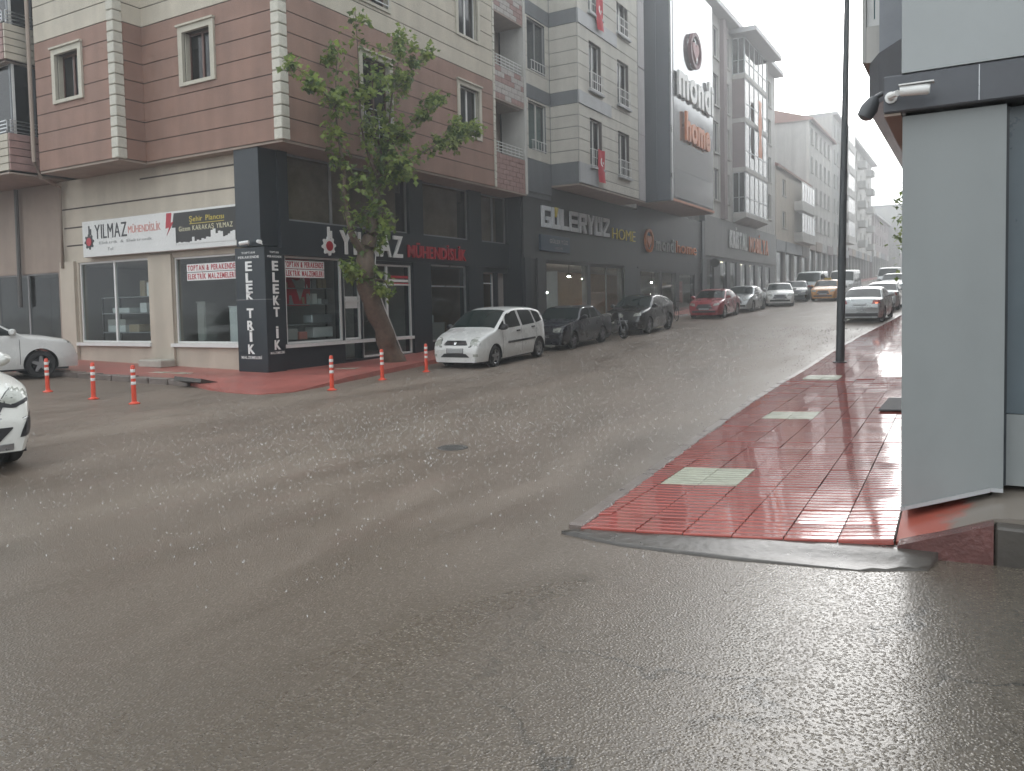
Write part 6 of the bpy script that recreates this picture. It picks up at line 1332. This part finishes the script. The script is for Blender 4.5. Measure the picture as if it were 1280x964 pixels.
limbs = {  # (points, leaf density per metre, cloud radius)
 'a': ([T(456, 318, -14.58, .13), T(441, 296, -14.5, .10), T(435, 268, -14.5, .075), T(431, 238, -14.45, .06), T(431, 205, -14.4, .05)], 26, .20),
 'a2': ([T(431, 210, -14.4, .045), T(424, 180, -14.35, .03), T(420, 140, -14.3, .022), T(420, 95, -14.3, .015), T(424, 50, -14.3, .008)], 105, .26),
 'a3': ([T(422, 140, -14.3, .02), T(404, 115, -14.2, .015), T(388, 97, -14.15, .01), T(370, 86, -14.1, .006)], 100, .20),
 'b': ([T(466, 272, -14.5, .13), T(470, 245, -14.4, .10), T(473, 222, -14.3, .08), T(463, 200, -14.25, .045), T(452, 160, -14.2, .03), T(449, 110, -14.15, .02), T(447, 60, -14.1, .012), T(444, 14, -14.1, .006)], 58, .24),
 'c': ([T(473, 225, -14.3, .07), T(484, 200, -14.15, .05), T(486, 165, -14.1, .035), T(490, 120, -14.05, .025), T(497, 80, -14.0, .015), T(506, 44, -14.0, .007)], 120, .33),
 'd': ([T(474, 224, -14.3, .07), T(492, 214, -14.0, .05), T(515, 198, -13.85, .04), T(545, 182, -13.7, .03), T(570, 170, -13.6, .018), T(590, 160, -13.55, .008)], 190, .25),
 'e': ([T(487, 185, -14.1, .035), T(502, 165, -13.9, .028), T(522, 146, -13.8, .02), T(540, 132, -13.7, .012), T(557, 122, -13.65, .006)], 140, .20),
 'f': ([T(492, 115, -14.05, .02), T(508, 96, -13.95, .014), T(522, 80, -13.9, .009), T(534, 68, -13.9, .005)], 90, .18),
 'g': ([T(462, 292, -14.55, .05), T(476, 282, -14.3, .03), T(478, 265, -14.2, .02)], 170, .26),
 'h': ([T(452, 345, -14.45, .04), T(440, 336, -14.3, .02), T(432, 330, -14.3, .01)], 150, .22),
 'i': ([T(462, 352, -14.4, .04), T(478, 350, -14.25, .02), T(486, 360, -14.2, .01)], 120, .22),
 'j': ([T(478, 200, -14.2, .04), T(468, 150, -14.05, .02), T(466, 100, -14.0, .015), T(474, 60, -14.0, .01)], 70, .26),
}
m = MB(); tp = catmull(trunk, 6)
pts = [(p[0]+.02*math.sin(p[2]*7), p[1]+.02*math.cos(p[2]*5), p[2]) for p in tp]; m.tube(pts, [p[3]*(1+.06*math.sin(p[2]*9)) for p in tp], 16); m.build('trunk', M['bark'], tr, True)
lv = MB(); br_ = MB()
for k, (pp, dens, rad) in limbs.items():
    cp = catmull(pp, 5); br_.tube([p[:3] for p in cp], [p[3] for p in cp], 7)
    L_ = sum((Vector(a[:3])-Vector(b[:3])).length for a, b in zip(cp, cp[1:])); n = int(dens*L_*1.3); clumps = max(3, int(L_*3.2))
    cl = []
    for _ in range(clumps):
        i = random.randrange(len(cp)); c = Vector(cp[i][:3])+Vector([random.gauss(0, rad*.75) for _ in range(3)]); c.x = max(c.x, -14.85); cl.append(c)
        br_.tube([Vector(cp[i][:3]), c], [.008, .004], 4)
    for _ in range(n):
        if random.random() < .68: c = random.choice(cl)+Vector([random.gauss(0, rad*.42) for _ in range(3)])
        else: i = random.randrange(len(cp)); c = Vector(cp[i][:3])+Vector([random.gauss(0, rad*.5) for _ in range(3)])
        c.x = max(c.x, -14.88); add_leaf(lv, c, random.uniform(.11, .20))
br_.build('limb', M['bark'], tr, True); kind(lv.build('crown', M['leaf'], tr), 'stuff')
# electric cable climbing the trunk
m = MB(); m.tube([(p[0]+p[3]*.75+.02, p[1]+p[3]*.72, p[2]) for p in tp[2:]], .014, 5); m.build('cable', M['reflect'], tr, True)
# small sapling behind the grey wall corner
p = onY(1139, 268, 26.0); sp = thing('sapling', 'slim leafy sapling on the sidewalk behind the grey wall edge', 'tree', (p.x, 26.0, hs_r(p.x, 26)))
m = MB(); m.tube([(p.x, 26, hs_r(p.x, 26)-.05), (p.x+.03, 26, 2), (p.x, 26.02, p.z+.6)], [.05, .035, .012], 8); m.build('trunk', M['bark'], sp, True)
lv = MB()
for _ in range(420): add_leaf(lv, Vector((p.x, 26, p.z-.2))+Vector((random.gauss(0, .22), random.gauss(0, .25), random.gauss(0, .62))), random.uniform(.09, .17))
kind(lv.build('crown', M['leaf'], sp), 'stuff')

# ------------------------------------------------------------------ rain splashes thrown up from the road
sm, n_, b_ = nodes_for('splash_water'); b_.inputs['Base Color'].default_value = (.8, .8, .78, 1); b_.inputs['Roughness'].default_value = .25
trp = n_.nodes.new('ShaderNodeBsdfTransparent'); mx = n_.nodes.new('ShaderNodeMixShader'); mx.inputs[0].default_value = .2; n_.links.new(trp.outputs[0], mx.inputs[1]); n_.links.new(b_.outputs[0], mx.inputs[2]); n_.links.new(mx.outputs[0], n_.nodes['Material Output'].inputs[0])
m = MB()
for _ in range(9000):
    x = random.uniform(-13.5, -1.2); y = random.uniform(3.2, 34)**1.0
    if random.random() < .45: x = random.gauss(-6.8, 1.9); y = random.gauss(8.2, 2.4)
    if y < 3 or x > -1.0 or x < -13.2 or (x > kx(y)-.05 and y > 5.2) or (x > -3 and y < 5): continue
    z = zr(x, y); k = random.randint(2, 4); s = random.uniform(.5, 1.2)*(.30+.028*y)
    for j in range(k):
        a = random.uniform(0, 6.28); r = .012*s; tip = (x+math.cos(a)*.022*s, y+math.sin(a)*.022*s, z+random.uniform(.012, .05)*s)
        m.add([(x+math.cos(a+t)*r, y+math.sin(a+t)*r, z) for t in (0, 2.1, 4.2)]+[tip], [(0, 1, 3), (1, 2, 3), (2, 0, 3)])
kind(m.build('rain_splashes', sm, None), 'stuff')

# ------------------------------------------------------------------ rain haze
m = MB(); m.box(-330, 330, -170, 430, -4, 34)
hz = m.build('haze', None, None); hz.data.materials.clear()
hm = bpy.data.materials.new('rain_haze'); hm.use_nodes = True; n = hm.node_tree; n.nodes.clear(); out = n.nodes.new('ShaderNodeOutputMaterial'); pv = n.nodes.new('ShaderNodeVolumePrincipled')
pv.inputs['Color'].default_value = (.93, .95, .97, 1); pv.inputs['Density'].default_value = .0042; pv.inputs['Anisotropy'].default_value = .66
n.links.new(pv.outputs[0], out.inputs['Volume']); hz.data.materials.append(hm); kind(hz, 'stuff')
